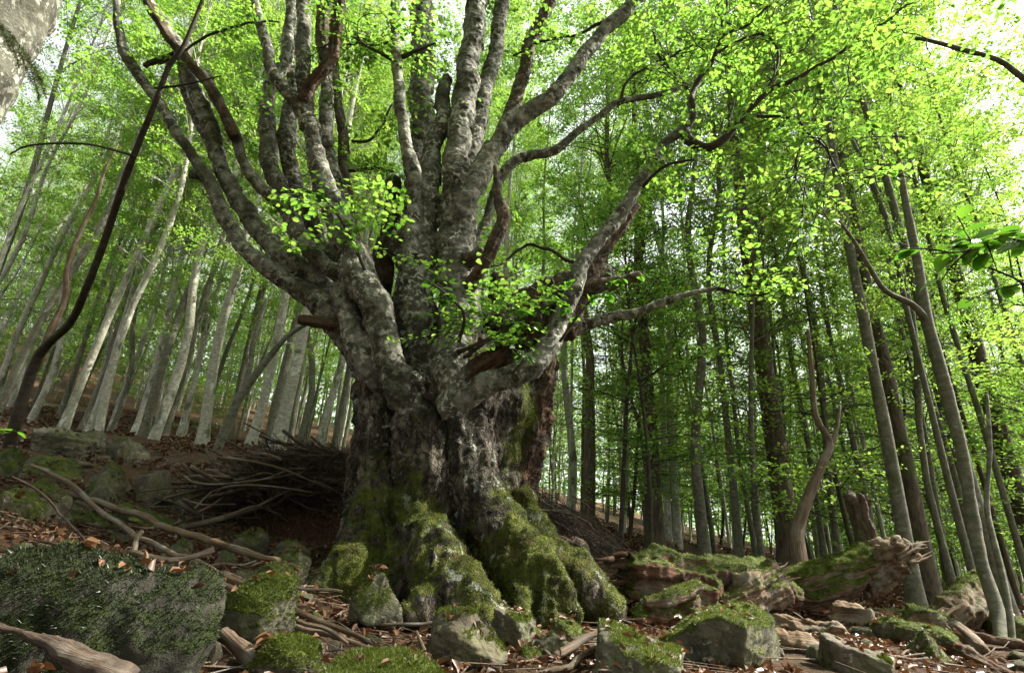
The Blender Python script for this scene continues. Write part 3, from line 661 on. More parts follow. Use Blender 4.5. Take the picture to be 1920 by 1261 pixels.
ROCKS = [  # label, cx, cy, w, h (px), Y, moss 0..1, material, seed, angular
    ('blocky pale boulder on top of the rock heap at far left', 120, 832, 104, 66, 9.3, .25, 'rock', 21, 3),
    ('rounded lichen-grey boulder right of the heap top, below the pale trunks', 235, 850, 84, 58, 9.6, .3, 'rock', 4, 0),
    ('angular wedge boulder with a flat slanting top, left of the leaf path', 198, 908, 122, 86, 8.0, .35, 'rock', 7, 2),
    ('tilted block leaning against the right side of the wedge boulder', 286, 918, 78, 72, 8.0, .3, 'rockb', 12, 1),
    ('low dark stone with a mossy top at the edge of the leaf path', 352, 943, 70, 44, 8.0, .5, 'rock', 15, 1),
    ('mossy rounded boulder under the blocky boulder at far left', 95, 888, 104, 66, 8.2, .6, 'rock', 18, 0),
    ('large furrowed boulder cut by the left picture edge', 48, 968, 165, 140, 5.6, .45, 'rockb', 23, 3),
    ('upright mossy stone at the left picture edge beside the sapling', 14, 872, 56, 70, 7.3, .6, 'rock', 26, 0),
    ('flat mossy stone behind the long pale stick at left', 165, 985, 130, 52, 6.2, .85, 'rock', 29, 0),
    ('low mossy hump below the tilted block', 262, 970, 110, 46, 7.0, .75, 'rock', 31, 0),
    ('huge dark moss-furred boulder filling the lower left corner', 205, 1195, 450, 310, 2.9, .55, 'shaded_rock', 33, 0),
    ('round thickly mossed boulder beside the huge dark one', 470, 1145, 152, 128, 3.7, .95, 'rock', 36, 0),
    ('bright mossy hump behind the round mossed boulder', 520, 1088, 104, 62, 4.8, .9, 'rock', 38, 0),
    ('small grey stone with mossy cap left of the trunk foot', 548, 1060, 72, 58, 5.3, .5, 'rock', 41, 1),
    ('mossy stone touching the left root of the old beech', 606, 1084, 70, 50, 5.6, .75, 'rock', 44, 0),
    ('pyramid-shaped stone with a bare pale right face before the roots', 702, 1114, 118, 84, 4.7, .45, 'rock', 47, 2),
    ('broad brownish boulder in front of the central mossy root', 862, 1203, 176, 108, 3.9, .32, 'rockb', 50, 1),
    ('lichen-grey stone at the tip of the central mossy root', 966, 1174, 92, 66, 4.5, .35, 'rock', 53, 3),
    ('small grey stone left of the big lichen boulder', 1042, 1212, 84, 50, 4.2, .2, 'rock', 56, 1),
    ('big lichen-spotted grey boulder with a straight sloping ridge at bottom', 1190, 1242, 220, 116, 3.6, .32, 'rock', 59, 3),
    ('large green-mossed boulder below the rotten log', 1365, 1212, 246, 150, 4.2, .85, 'rock', 62, 1),
    ('smooth olive slab rock under the wood planks at bottom right', 1606, 1240, 142, 88, 4.2, .25, 'rockb', 65, 3),
    ('low bright-mossed boulder cut by the bottom edge', 738, 1262, 276, 80, 2.95, .95, 'rock', 68, 0),
    ('dark mossy stone between the huge dark boulder and the bottom edge', 540, 1232, 130, 76, 3.2, .85, 'rock', 71, 0),
    ('pointed brownish stone right of the olive slab rock', 1742, 1220, 96, 66, 5.0, .45, 'rockb', 74, 2),
    ('small mossy stone behind the pointed brownish stone', 1665, 1178, 70, 40, 6.0, .6, 'rock', 77, 0),
    ('grey stone in shade under the left brush pile', 470, 1013, 64, 46, 6.4, .4, 'rock', 80, 1),
    ('tiny thickly mossed stone left of the small grey stone', 992, 1232, 52, 42, 4.0, .9, 'rock', 83, 0),
    ('flat pale slab lying at the foot of the hillside trunks', 372, 882, 64, 26, 10.0, .25, 'rock', 86, 1),
    ('smooth low stone behind the grey shaded stone under the brush pile', 545, 1030, 90, 34, 6.4, .4, 'rock', 89, 0),
    ('dark boulder behind the blocky boulder at far left', 165, 830, 60, 50, 10.0, .3, 'rock', 92, 0),
    ('mossy stone tucked under the right root of the old beech', 1062, 1178, 80, 46, 4.9, .6, 'rock', 95, 0),
    ('long low mossy stone in front of the stump at right', 1745, 1190, 110, 40, 5.6, .55, 'rock', 98, 0),
    ('mossy stone at the right picture edge by the curved trunk', 1900, 1175, 80, 50, 7.0, .7, 'rock', 101, 0),
]
RLEAF = []
for lab, cx, cy, w, h, Y, ms, mt, sd_, ang in ROCKS:
    ms = min(.95, ms + .14)
    p, t = P(cx, cy + h * .11, Y); wx, hz = w * t / 2 * 1.04, h * t / 2 * 1.1
    V, F = rock_shape(sd_, (wx, wx * random.uniform(.75, 1.0), hz * 1.12), 6 if w > 90 else 5, 8 if ang else 16, .1 if ang else .3, ang)
    N = tri_normals(V, F)
    mo = np.clip(ms * (.55 + .75 * N[:, 2]) + .38 * fbm(V / wx * 1.6 + sd_, 4) - .08, 0, 1)
    o = thing('boulder' if w > 90 else 'stone', lab, 'rock', tuple(p), 'rocks scattered around the old beech')
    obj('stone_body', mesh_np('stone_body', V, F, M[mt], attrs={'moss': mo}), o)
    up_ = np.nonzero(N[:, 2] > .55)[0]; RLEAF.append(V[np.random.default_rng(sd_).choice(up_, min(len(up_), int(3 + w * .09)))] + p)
    if ms > .28: add_tufts(o, V, F, mo, int(min(16000, 500 + ms * w * h * .35)), .016 + .003 * (Y < 4), sd_, .46, mat='shaded_moss' if mt == 'shaded_rock' else 'moss')
# small loose stones: a few shared meshes
_sm = []
for k in range(6):
    V, F = rock_shape(300 + k, (1, .85, .7), 4, 10, .1); N = tri_normals(V, F)
    _sm.append(mesh_np('small_stone', V, F, M['rock' if k % 2 else 'rockb'], attrs={'moss': np.clip(.45 * N[:, 2] + .5 * fbm(V * 1.5 + k, 3) + .2, 0, 1)}))
def on_ground(px, py): 
    q = ground_hit(px, py); return q
spots = []
for _ in range(900):
    px, py = random.uniform(0, 1920), random.uniform(840, 1260)
    if px > 1150 and py < 1130: continue
    if 380 < px < 1130 and py < 1050: continue
    q = on_ground(px, py)
    if q is None or q[1] > 9.5: continue
    if all((q[0] - a[0]) ** 2 + (q[1] - a[1]) ** 2 > .28 ** 2 for a in spots): spots.append(q)
    if len(spots) >= 120: break
for q in spots:
    o = obj('loose_stone', random.choice(_sm)); s = random.uniform(.06, .19); o.location = q + np.array([0, 0, s * .15]); o.scale = (s, s * random.uniform(.7, 1), s * random.uniform(.6, .9))
    o.rotation_euler = (random.uniform(-.5, .5), random.uniform(-.5, .5), random.uniform(0, 6))
    tag(o, 'small loose stone half sunk in the leaf litter', 'stone', 'small loose stones in the leaf litter')

# ------------------------------------------------------------------ fallen logs and stumps
def organic(cl, vox, seed, rotamp=.25, mossup=.4, flat=None):
    tb = []
    for k, (pts, kw) in enumerate(cl):
        ps, rs = chain_world(pts); ps, rs = resample(ps, rs, .06)
        tb.append(tube(ps, rs, 18, cap=kw.get('cap', .25), rough=.2, rscale=4, seed=seed + k)[:2])
    V, F = join(tb); V, F = voxel(V, F, vox); V = smooth(V, F, 3)
    ax = nrm(chain_world(cl[0][0])[0][-1] - chain_world(cl[0][0])[0][0])
    al = V @ ax; perp = V - al[:, None] * ax[None]
    fib = np.stack([perp[:, 0] + perp[:, 1] * .3, perp[:, 2], al], -1)
    N = vnormals(V, F)
    V = V + N * (rotamp * .12 * fbm(V * 2.2 + seed, 3) + rotamp * .10 * (ridged(np.stack([fib[:, 0] * 4, fib[:, 1] * 4, fib[:, 2] * .9], -1) + seed + .12 * fbm(V * 3, 2)[:, None], 2) - .3) + rotamp * .07 * (ridged(np.stack([fib[:, 0] * 14, fib[:, 1] * 14, fib[:, 2] * 2.2], -1) + seed, 2) - .4) + rotamp * .05 * fbm(V * 14 + seed, 3))[:, None]
    N = vnormals(V, F)
    mo = np.clip(mossup * (.25 + N[:, 2]) + .5 * fbm(V * 2 + seed, 4), 0, 1)
    return V, F, fib, mo
def organic_thing(name, label, cat, part, cl, mat, vox=.022, seed=1, rotamp=.25, mossup=.4, tuft=0):
    V, F, fib, mo = organic(cl, vox, seed, rotamp, mossup)
    o = thing(name, label, cat, tuple(V.mean(0))); c = np.array(o.location)
    b = obj(part, mesh_np(part, V - c, F, M[mat], attrs={'moss': mo}, vec_attrs={'fib': fib}), o)
    if tuft: add_tufts(o, V - c, F, mo, tuft, .02, seed, .5)
    return o, c
def splinters(o, c, px, py, Y, dx, dy, dY, n, lpx, rpx, spread, mat, seed, name='splinter'):
    r = np.random.default_rng(seed)
    for k in range(n):
        a = r.uniform(0, 6.28); q = spread * math.sqrt(r.random()); x0, y0 = px + q * math.cos(a), py + q * math.sin(a); L = lpx * r.uniform(.4, 1.2); Y0 = Y + r.normal() * .05
        pts = [(x0 - dx * L * .6, y0 - dy * L * .6, Y0 - dY * .6, rpx), (x0, y0, Y0, rpx * .9), (x0 + dx * L * .6 + r.normal() * 2, y0 + dy * L * .6 + r.normal() * 2, Y0 + dY * .6, rpx * .5), (x0 + dx * L + r.normal() * 3, y0 + dy * L + r.normal() * 3, Y0 + dY, rpx * .12)]
        ps, rs = chain_world(pts); V, F, fib = tube(ps, rs * r.uniform(.6, 1.2), 6, step=.04, cap=.2, rough=.3, rscale=20, seed=k)
        obj(name, mesh_np(name, V - c, F, M[mat], smooth=False, attrs={'moss': np.zeros(len(V))}, vec_attrs={'fib': fib}), o)
o, c = organic_thing('rotten_log', 'huge rotten brown log section with a broken hollow left end beside the beech roots', 'log', 'log_body',
    [([(1175, 1078, 6.3, 46), (1250, 1082, 6.5, 54), (1340, 1092, 6.8, 56), (1420, 1100, 7.1, 50), (1475, 1112, 7.3, 40)], {'cap': .05}),
     ([(1165, 1060, 6.5, 24), (1230, 1050, 6.6, 26), (1300, 1058, 6.8, 26)], {'cap': .1}),
     ([(1190, 1158, 6.0, 20), (1260, 1150, 6.1, 26), (1330, 1142, 6.3, 34)], {'cap': .1})], 'deadred', .018, 3, .75, .85, 8000)
splinters(o, c, 1150, 1068, 6.3, -1, .05, 0, 16, 26, 7, 34, 'deadred', 4)
def child_organic(o, c, part, cl, mat, vox, seed, rotamp, mossup, tuft=0, label=None):
    V, F, fib, mo = organic(cl, vox, seed, rotamp, mossup)
    b = obj(part, mesh_np(part, V - c, F, M[mat], attrs={'moss': mo}, vec_attrs={'fib': fib}), o)
    if label: b['label'] = label
    if tuft: add_tufts(o, V - c, F, mo, tuft, .02, seed, .5)
    return b
child_organic(o, c, 'bark_slab', [([(1205, 1128, 5.9, 14), (1255, 1118, 5.95, 20), (1312, 1098, 6.1, 18)], {'cap': .3})], 'dead', .02, 8, .3, .9, 1500, 'mossy slab jutting from the log')
child_organic(o, c, 'splintered_butt', [([(1350, 1140, 6.4, 34), (1400, 1110, 6.5, 40), (1462, 1078, 6.7, 30)], {'cap': .1}), ([(1380, 1150, 6.3, 20), (1470, 1108, 6.6, 22)], {'cap': .1})], 'dead', .016, 12, .7, .6, 2500, 'streaky grey splintered wood')
splinters(o, c, 1450, 1085, 6.7, .9, -.45, 0, 12, 30, 7, 22, 'dead', 5)
o, c = organic_thing('mossy_log', 'moss-covered fallen log with an upright snag, right of the rotten log', 'log', 'log_body',
    [([(1395, 1122, 7.6, 40), (1450, 1116, 7.6, 44), (1520, 1100, 7.5, 48), (1590, 1072, 7.4, 47), (1640, 1052, 7.35, 42)], {'cap': .3})], 'dead', .018, 5, .45, 1.35, 15000)
child_organic(o, c, 'upright_snag', [([(1640, 1070, 7.4, 34), (1628, 1015, 7.45, 27), (1616, 972, 7.5, 22), (1600, 938, 7.5, 21)], {'cap': .1}), ([(1600, 945, 7.5, 14), (1590, 932, 7.45, 12)], {'cap': .3}), ([(1622, 960, 7.5, 12), (1632, 936, 7.45, 8)], {'cap': .3})], 'brown', .016, 6, .6, .3)
splinters(o, c, 1604, 932, 7.5, -.15, -1, 0, 9, 14, 6, 13, 'brown', 8)
child_organic(o, c, 'broken_end', [([(1620, 1075, 7.3, 40), (1670, 1045, 7.2, 34), (1712, 1030, 7.1, 16)], {'cap': .1}), ([(1620, 1095, 7.3, 30), (1668, 1080, 7.2, 26), (1698, 1062, 7.1, 14)], {'cap': .1}), ([(1640, 1060, 7.2, 26), (1690, 1022, 7.0, 16)], {'cap': .1})], 'dead', .016, 7, .9, .05, 0, 'splintered pale broken end')
splinters(o, c, 1698, 1040, 7.1, .85, -.4, 0, 18, 30, 7, 26, 'dead', 6)
o, c = organic_thing('stump', 'leaning broken stump among the thin trunks at far right', 'stump', 'stump_body',
    [([(1765, 1185, 7.0, 40), (1795, 1150, 7.1, 40), (1822, 1118, 7.3, 32), (1842, 1090, 7.4, 22)], {'cap': .1}), ([(1740, 1190, 6.9, 26), (1790, 1170, 6.9, 30)], {'cap': .3})], 'dead', .018, 9, .6, .55, 2500)
splinters(o, c, 1832, 1105, 7.35, .5, -.85, 0, 10, 26, 6, 18, 'dead', 7)
organic_thing('log', 'dark mossy log lying across the lower left corner', 'log', 'log_body', [([(-30, 1165, 2.35, 30), (60, 1185, 2.3, 30), (140, 1225, 2.3, 32), (230, 1275, 2.3, 34)], {})], 'stickd', .018, 14, .3, -.1)
organic_thing('log', 'short grey log between the two mossy boulders at lower left', 'log', 'log_body', [([(415, 1185, 3.3, 14), (455, 1220, 3.2, 22), (505, 1270, 3.1, 26)], {})], 'stick', .016, 16, .15, .2)
organic_thing('log', 'short bark-bare log leaning below the stump at far right', 'log', 'log_body', [([(1788, 1172, 6.6, 18), (1815, 1195, 6.4, 20), (1842, 1222, 6.2, 20)], {})], 'stick', .018, 18, .2, .2)
organic_thing('log', 'long dark rotten log crossing the bottom right corner', 'log', 'log_body', [([(1690, 1190, 5.8, 14), (1760, 1208, 5.5, 18), (1830, 1235, 5.2, 24), (1900, 1272, 5.0, 26)], {})], 'deadred', .02, 20, .5, .25, 1200)
organic_thing('log', 'thin log lying behind the dark rotten log at right', 'log', 'log_body', [([(1800, 1180, 6.5, 10), (1860, 1195, 6.4, 11), (1930, 1212, 6.3, 12)], {})], 'deadred', .018, 22, .3, .2)
for k, (lab, pts) in enumerate((('pale broken plank of wood on top of the plank heap at right', [(1455, 1168, 5.6, 18), (1520, 1170, 5.5, 20), (1585, 1186, 5.3, 15)]),
        ('short pale plank below the splintered butt of the rotten log', [(1385, 1182, 5.4, 14), (1440, 1184, 5.3, 16), (1500, 1196, 5.2, 12)]),
        ('dark plank under the pale broken plank', [(1430, 1206, 5.1, 12), (1520, 1206, 5.0, 16), (1610, 1222, 4.9, 12)]),
        ('mossy bark slab propped before the stump at right', [(1690, 1172, 6.2, 12), (1735, 1160, 6.1, 24), (1775, 1170, 6.0, 18)]),
        ('curled grey bark piece under the mossy log', [(1560, 1152, 6.3, 14), (1600, 1148, 6.2, 20), (1640, 1160, 6.1, 12)]))):
    organic_thing('wood_slab', lab, 'wood', 'slab_body', [(pts, {'cap': .1})], 'dead', .016, 40 + k, .7, .35 if k != 3 else 1.0, 800 if k in (0, 3) else 0)

# ------------------------------------------------------------------ sticks
def stick(name, label, pts, mat, parent=None, group=None, seg=8):
    ps, rs = chain_world(pts)
    ps, rs = resample(ps, rs, .05); w = np.stack([fbm(ps * 3 + 3 * k, 2) for k in range(3)], -1); ps = ps + w * .03
    V, F, fib = tube(ps, rs, seg, rough=.25, rscale=14); c = V.mean(0) if parent is None else np.zeros(3)
    o = obj(name, mesh_np(name, V - c, F, M[mat], attrs={'moss': np.zeros(len(V))}, vec_attrs={'fib': fib}), parent, tuple(c))
    if parent is None: tag(o, label, 'stick', group)
    return o
G = 'fallen sticks in the foreground'
for lab, pts, mt in (
    ('long pale barkless pole slanting down from the left boulders', [(118, 922, 6.2, 6), (210, 950, 6.0, 8), (330, 992, 5.6, 8), (440, 1028, 5.3, 8), (520, 1050, 5.1, 7)], 'dead'),
    ('grey branch running beside the long pale pole', [(60, 872, 6.5, 5), (130, 905, 6.2, 6), (220, 985, 5.7, 6), (330, 1040, 5.2, 7), (430, 1080, 4.8, 6), (480, 1102, 4.6, 4)], 'stick'),
    ('long brown branch sloping to the pyramid stone, upper of the bundle', [(240, 1035, 4.6, 6), (380, 1062, 4.4, 8), (480, 1108, 4.3, 8), (580, 1155, 4.2, 7), (725, 1215, 4.0, 5)], 'dead'),
    ('grey-brown branch, lower of the bundle', [(300, 1060, 4.3, 5), (430, 1100, 4.15, 7), (560, 1170, 4.0, 8), (690, 1215, 3.9, 5)], 'stick'),
    ('dark branch resting on the huge dark boulder', [(-10, 1052, 3.8, 7), (90, 1042, 3.8, 8), (200, 1046, 3.9, 8), (320, 1050, 4.0, 6), (400, 1035, 4.2, 4)], 'stickd'),
    ('thin dark twig arching over the furrowed left boulder', [(20, 895, 4.8, 2.5), (80, 930, 4.7, 3), (135, 985, 4.5, 3), (168, 1030, 4.4, 3)], 'stickd'),
    ('thin brown stick lying left of the pyramid stone', [(490, 1095, 4.3, 3), (560, 1102, 4.3, 4), (640, 1108, 4.4, 3)], 'stick'),
    ('short upright stick end beside the broad brownish boulder', [(798, 1232, 3.6, 4), (785, 1200, 3.7, 4), (780, 1185, 3.75, 4)], 'dead'),
    ('pale crooked root stick at the bottom edge before the lichen boulder', [(1000, 1262, 3.4, 5), (1040, 1250, 3.5, 7), (1070, 1245, 3.6, 7), (1100, 1222, 3.8, 8), (1140, 1196, 4.0, 5)], 'dead'),
    ('grey stick across the stones left of the lichen boulder', [(1040, 1225, 4.0, 9), (1080, 1205, 4.1, 10), (1130, 1178, 4.3, 5), (1160, 1170, 4.4, 3)], 'stick'),
    ('thin stick lying at the foot of the pyramid stone', [(720, 1170, 4.3, 3), (780, 1168, 4.3, 4), (850, 1158, 4.4, 3)], 'stick'),
    ('thick mossy branch slanting out of the left brush pile', [(350, 990, 6.8, 6), (420, 970, 7.0, 7), (480, 952, 7.2, 7)], 'stickd'),
    ('pale stick on the leaf path below the flat slab', [(375, 958, 7.4, 3), (410, 940, 7.6, 4), (440, 905, 8.0, 3)], 'dead'),
    ('broken branch stub under the long pale pole', [(248, 1040, 5.0, 6), (258, 1010, 5.2, 6), (266, 1000, 5.3, 5)], 'stick'),
    ('forked dark branch crossing the bundle of branches', [(270, 1065, 4.2, 7), (340, 1050, 4.3, 7), (400, 1030, 4.5, 4)], 'stickd'),
    ('reddish stick lying at the lower left behind the dark branch', [(0, 1000, 4.8, 4), (60, 1015, 4.7, 4), (150, 1030, 4.6, 3)], 'deadred'),
    ('curved brown stick in front of the mossy bottom boulder', [(560, 1160, 3.9, 5), (620, 1185, 3.9, 5), (650, 1205, 3.8, 4)], 'stick'),
    ): stick('fallen_stick', lab, pts, mt, None, G)
for k in range(70):      # short broken sticks on the ground
    for _ in range(40):
        px, py = random.uniform(150, 1900), random.uniform(960, 1255); q = on_ground(px, py)
        if q is not None and 2.6 < q[1] < 8.5 and not (620 < px < 1120 and py < 1150): break
    a = random.uniform(0, 3.14); L = random.uniform(.18, .7); r_ = random.uniform(.006, .017); d_ = np.array([math.cos(a), math.sin(a)])
    xs = q[None, :2] + d_[None] * np.linspace(-.5, .5, 6)[:, None] * L + rng.normal(size=(6, 2)) * .012
    ps = np.column_stack([xs, hgt(xs[:, 0], xs[:, 1]) + r_ * 1.2 + rng.uniform(0, .035, 6) + np.linspace(0, random.uniform(0, .12), 6)])
    V, F, fib = tube(ps, np.linspace(r_, r_ * .55, 6), 7, step=.04, rough=.3, rscale=18, seed=k)
    tag(obj('broken_stick', mesh_np('broken_stick', V - q, F, M[('stick', 'stickd', 'dead')[k % 3]], attrs={'moss': np.zeros(len(V))}, vec_attrs={'fib': fib}), None, tuple(q)), 'short broken stick lying among the stones and leaves', 'stick', 'short broken sticks on the ground')
# brush piles: the bigger sticks are parts, the fine twigs one mass
def brush(label, spots_fn, n, ntw, name='brush_pile', len_=(.5, 1.5), rad=(.008, .024), seed=1):
    r = np.random.default_rng(seed); o = thing(name, label, 'brush', tuple(spots_fn(r)[0]), None); c = np.array(o.location)
    for k in range(n):
        p, d = spots_fn(r); L = r.uniform(*len_); ra = r.uniform(*rad)
        t = np.linspace(-.5, .5, 5); bend = r.normal(size=3) * .08 * L
        ps = p[None] + d[None] * (t * L)[:, None] + bend[None] * (1 - 4 * t ** 2)[:, None] + r.normal(size=(5, 3)) * .012
        V, F, fib = tube(ps, np.linspace(ra, ra * .45, 5), 6, step=.12)
        obj('stick', mesh_np('stick', V - c, F, M[('stick', 'stickd', 'dead', 'stickd')[k % 4]], vec_attrs={'fib': fib}), o)
    A, B = [], []
    for k in range(ntw):
        p, d = spots_fn(r); d = nrm(d + r.normal(size=3) * .45); L = r.uniform(.15, .8); m_ = p + r.normal(size=3) * .03
        A += [p - d * L / 2, m_]; B += [m_, p + nrm(d + r.normal(size=3) * .3) * L / 2]
    V, F = prisms(np.array(A), np.array(B), r.uniform(.003, .007, len(A)), .002)
    w = obj('twigs', mesh_np('twigs', V - c, F, M['stickd'], vec_attrs={'fib': V}), o); w['kind'] = 'stuff'
def sp_left(r):
    u = r.random(); px = 380 + 270 * u; Y = r.uniform(7.5, 9.4)
    top = 925 - 78 * min(1, (px - 370) / 150); py = top + (50 + 50 * u) * r.random() ** 1.3
    a = r.normal(0, .45) + (0.25 if r.random() < .7 else 1.3)
    return P(px, py, Y)[0], nrm(np.array([math.cos(a), math.sin(a) * .7, r.normal(-.06, .22)]))
brush('heap of dead sticks over a dark hollow, left of the beech trunk', sp_left, 250, 2600, seed=2, len_=(.5, 1.8), rad=(.008, .03))
def sp_right(r):
    u = r.random() ** .8; px = 985 + 190 * u; Y = r.uniform(8.2, 10.5)
    ln = 905 + 125 * u; py = r.uniform(ln, ln + 55)
    return P(px, py, Y)[0], nrm(np.array([.8, r.normal(0, .5), -.45 + r.normal(0, .22)]))
brush('slope of fine dead twigs behind the right side of the beech trunk', sp_right, 130, 700, seed=3, len_=(.4, 1.4), rad=(.006, .018))

# ------------------------------------------------------------------ leaf litter and twigs on the ground
n = 42000
x = rng.uniform(-9, 9, n); y = rng.uniform(1.2, 13, n) ; keep = np.abs(x) < y * 1.05 + .8
x, y = x[keep], y[keep]; dens = fbm(np.stack([x, y, 0 * x], -1) * .8 + 4, 3)
k = dens > -.18; x, y = x[k], y[k]
z = hgt(x, y) + rng.uniform(.003, .04, len(x)); pos = np.stack([x, y, z], -1)
nn = nrm(rng.normal(size=(len(x), 3)) * .55 + np.array([0, 0, 1])); aa = nrm(np.cross(nn, rng.normal(size=(len(x), 3))))
V, F, li = leaves(pos, aa, nn, rng.uniform(.045, .085, len(x)), .6, .55)
rn = np.clip(rng.normal(.45, .28, len(x)), 0, 1)[li]
rl = np.vstack(RLEAF); nn = nrm(rng.normal(size=(len(rl), 3)) * .4 + np.array([0, 0, 1])); aa = nrm(np.cross(nn, rng.normal(size=(len(rl), 3))))
V2, F2, li2 = leaves(rl + np.array([0, 0, .012]), aa, nn, rng.uniform(.045, .08, len(rl)), .6, .5)
V, F, rn = join([(V, F, rn), (V2, F2, rng.random(len(rl))[li2])])
tag(obj('leaf_litter', mesh_np('leaf_litter', V, F, M['litter'], smooth=False, face_attrs={'rnd': rn})), 'brown fallen beech leaves covering the ground', 'leaves', kind='stuff')
n = 52000
x = rng.uniform(-24, 22, n); y = rng.uniform(9, 30, n); k = (x > -y * 1.1) & (x < y * 1.1) & (fbm(np.stack([x, y, 0 * x], -1) * .5, 3) > -.2); x, y = x[k], y[k]
pos = np.stack([x, y, hgt(x, y) + rng.uniform(.005, .05, len(x))], -1); nn = nrm(rng.normal(size=(len(x), 3)) * .5 + np.array([0, 0, 1])); aa = nrm(np.cross(nn, rng.normal(size=(len(x), 3))))
V, F, li = leaves(pos, aa, nn, rng.uniform(.08, .15, len(x)), .6, .5)
tag(obj('leaf_litter', mesh_np('leaf_litter', V, F, M['litter'], smooth=False, face_attrs={'rnd': rng.random(len(x))[li]})), 'brown fallen leaves under the trunks behind the old beech', 'leaves', kind='stuff')
n = 2600
x = rng.uniform(-7, 7, n); y = rng.uniform(2, 11, n); k = np.abs(x) < y * 1.05 + .8; x, y = x[k], y[k]
p0 = np.stack([x, y, hgt(x, y) + rng.uniform(.01, .06, len(x))], -1); a = rng.uniform(0, 6.28, len(x)); L = rng.uniform(.1, .5, len(x))
x1, y1 = x + np.cos(a) * L, y + np.sin(a) * L; p1 = np.stack([x1, y1, hgt(x1, y1) + rng.uniform(.01, .08, len(x))], -1)
V, F = prisms(p0, p1, rng.uniform(.003, .008, len(x)), .002, 4)
tag(obj('ground_twigs', mesh_np('ground_twigs', V, F, M['stick'], vec_attrs={'fib': V})), 'thin broken twigs strewn over the leaf litter', 'twigs', kind='stuff')

# ------------------------------------------------------------------ forest trees
def crown_proto(seed, H, z0, R, nb, ns, nl, leaf=.10, low=.25, rise=.45):
    """branches and leaf sprays round a trunk of height H: returns wood V,F and leaf V,F,rnd"""
    r = np.random.default_rng(seed)
    u = r.random(nb); zb = z0 + (H - z0) * np.where(r.random(nb) < low, u, u ** .6)
    t_ = (zb - z0) / (H - z0); L = R * (.45 + .75 * np.sin(np.clip(t_ * 1.02, 0, 1) * math.pi * .8 + .35)) * r.uniform(.6, 1.15, nb); L = np.where(t_ > .9, L * .5, L)
    az = r.uniform(0, 2 * math.pi, nb); el = rise + t_ * .5 + r.normal(0, .15, nb)
    d = np.stack([np.cos(az) * np.cos(el), np.sin(az) * np.cos(el), np.sin(el)], -1)
    base = np.stack([np.zeros(nb), np.zeros(nb), zb], -1)
    def bp(i, s): # point on branch i at parameter s (droops outward)
        q = base[i] + d[i] * (L[i] * s)[:, None]; q[:, 2] -= (s ** 2) * L[i] * .22; return q
    A, B, r0, r1 = [], [], [], []
    ii = np.arange(nb)
    for k in range(4):
        A.append(bp(ii, np.full(nb, k / 4))); B.append(bp(ii, np.full(nb, (k + 1) / 4))); r0.append(.007 * L * (1 - k / 4.4) + .004); r1.append(.007 * L * (1 - (k + 1) / 4.4) + .004)
    bi = np.repeat(ii, ns); s = r.uniform(.28, 1.0, nb * ns); o = bp(bi, s)
    side = nrm(np.cross(d[bi], [0, 0, 1.0])) * r.choice([-1, 1], nb * ns)[:, None]
    sd_ = nrm(d[bi] * np.array([1, 1, .3]) * r.uniform(.2, 1, nb * ns)[:, None] + side * r.uniform(.2, 1.1, nb * ns)[:, None] + r.normal(size=(nb * ns, 3)) * np.array([.2, .2, .16]))
    sl = r.uniform(.45, 1.1, nb * ns) * (.6 + .4 * L[bi] / R)
    e = o + sd_ * sl[:, None]
    A.append(o); B.append(e); r0.append(np.full(nb * ns, .007)); r1.append(np.full(nb * ns, .003))
    WV, WF = prisms(np.concatenate(A), np.concatenate(B), np.concatenate(r0), np.concatenate(r1))
    si = np.repeat(np.arange(nb * ns), nl); n = len(si); q = r.uniform(.1, 1.05, n)
    pn = nrm(np.cross(sd_, np.cross([0, 0, 1.0], sd_)) + r.normal(size=(nb * ns, 3)) * .22)   # spray plane normal
    ls = np.cross(pn[si], sd_[si]) * r.choice([-1, 1], n)[:, None]
    ax = nrm(sd_[si] * r.uniform(.1, .9, n)[:, None] + ls + r.normal(size=(n, 3)) * .25)
    pos = o[si] + sd_[si] * (sl[si] * q)[:, None] + ls * (r.random(n) * .26 * (1.2 - q))[:, None] + r.normal(size=(n, 3)) * .035
    nor = nrm(pn[si] + r.normal(size=(n, 3)) * .38)
    LV, LF, li = leaves(pos, ax, nor, leaf * r.uniform(.65, 1.25, n))
    rn = np.clip(r.random(nb * ns)[si] * .7 + r.random(n) * .3, 0, 1)[li]
    return WV, WF, LV, LF, rn
def trunk_proto(seed, H, r0, seg=10, bend=.55, flare=1.5):
    r = np.random.default_rng(seed); z = np.concatenate([[-.5, 0, .25, .6], np.arange(1.2, H, 1.1), [H]])
    w = np.stack([fbm(np.stack([z * .16, np.full(len(z), seed * 3.1 + k), np.zeros(len(z))], -1), 2) for k in range(2)], -1) * bend * np.clip(z / 3, 0, 2)[:, None]
    ps = np.stack([w[:, 0], w[:, 1], z], -1)
    rad = r0 * np.clip(1 - z / H, 0, 1) ** .75 * .95 + .012; rad = rad * (1 + (flare - 1) * np.exp(-np.maximum(z, 0) * 3.2))
    return tube(ps, rad, seg, rough=.16, rscale=1.4, seed=seed), ps
TALL, LOW = [], []
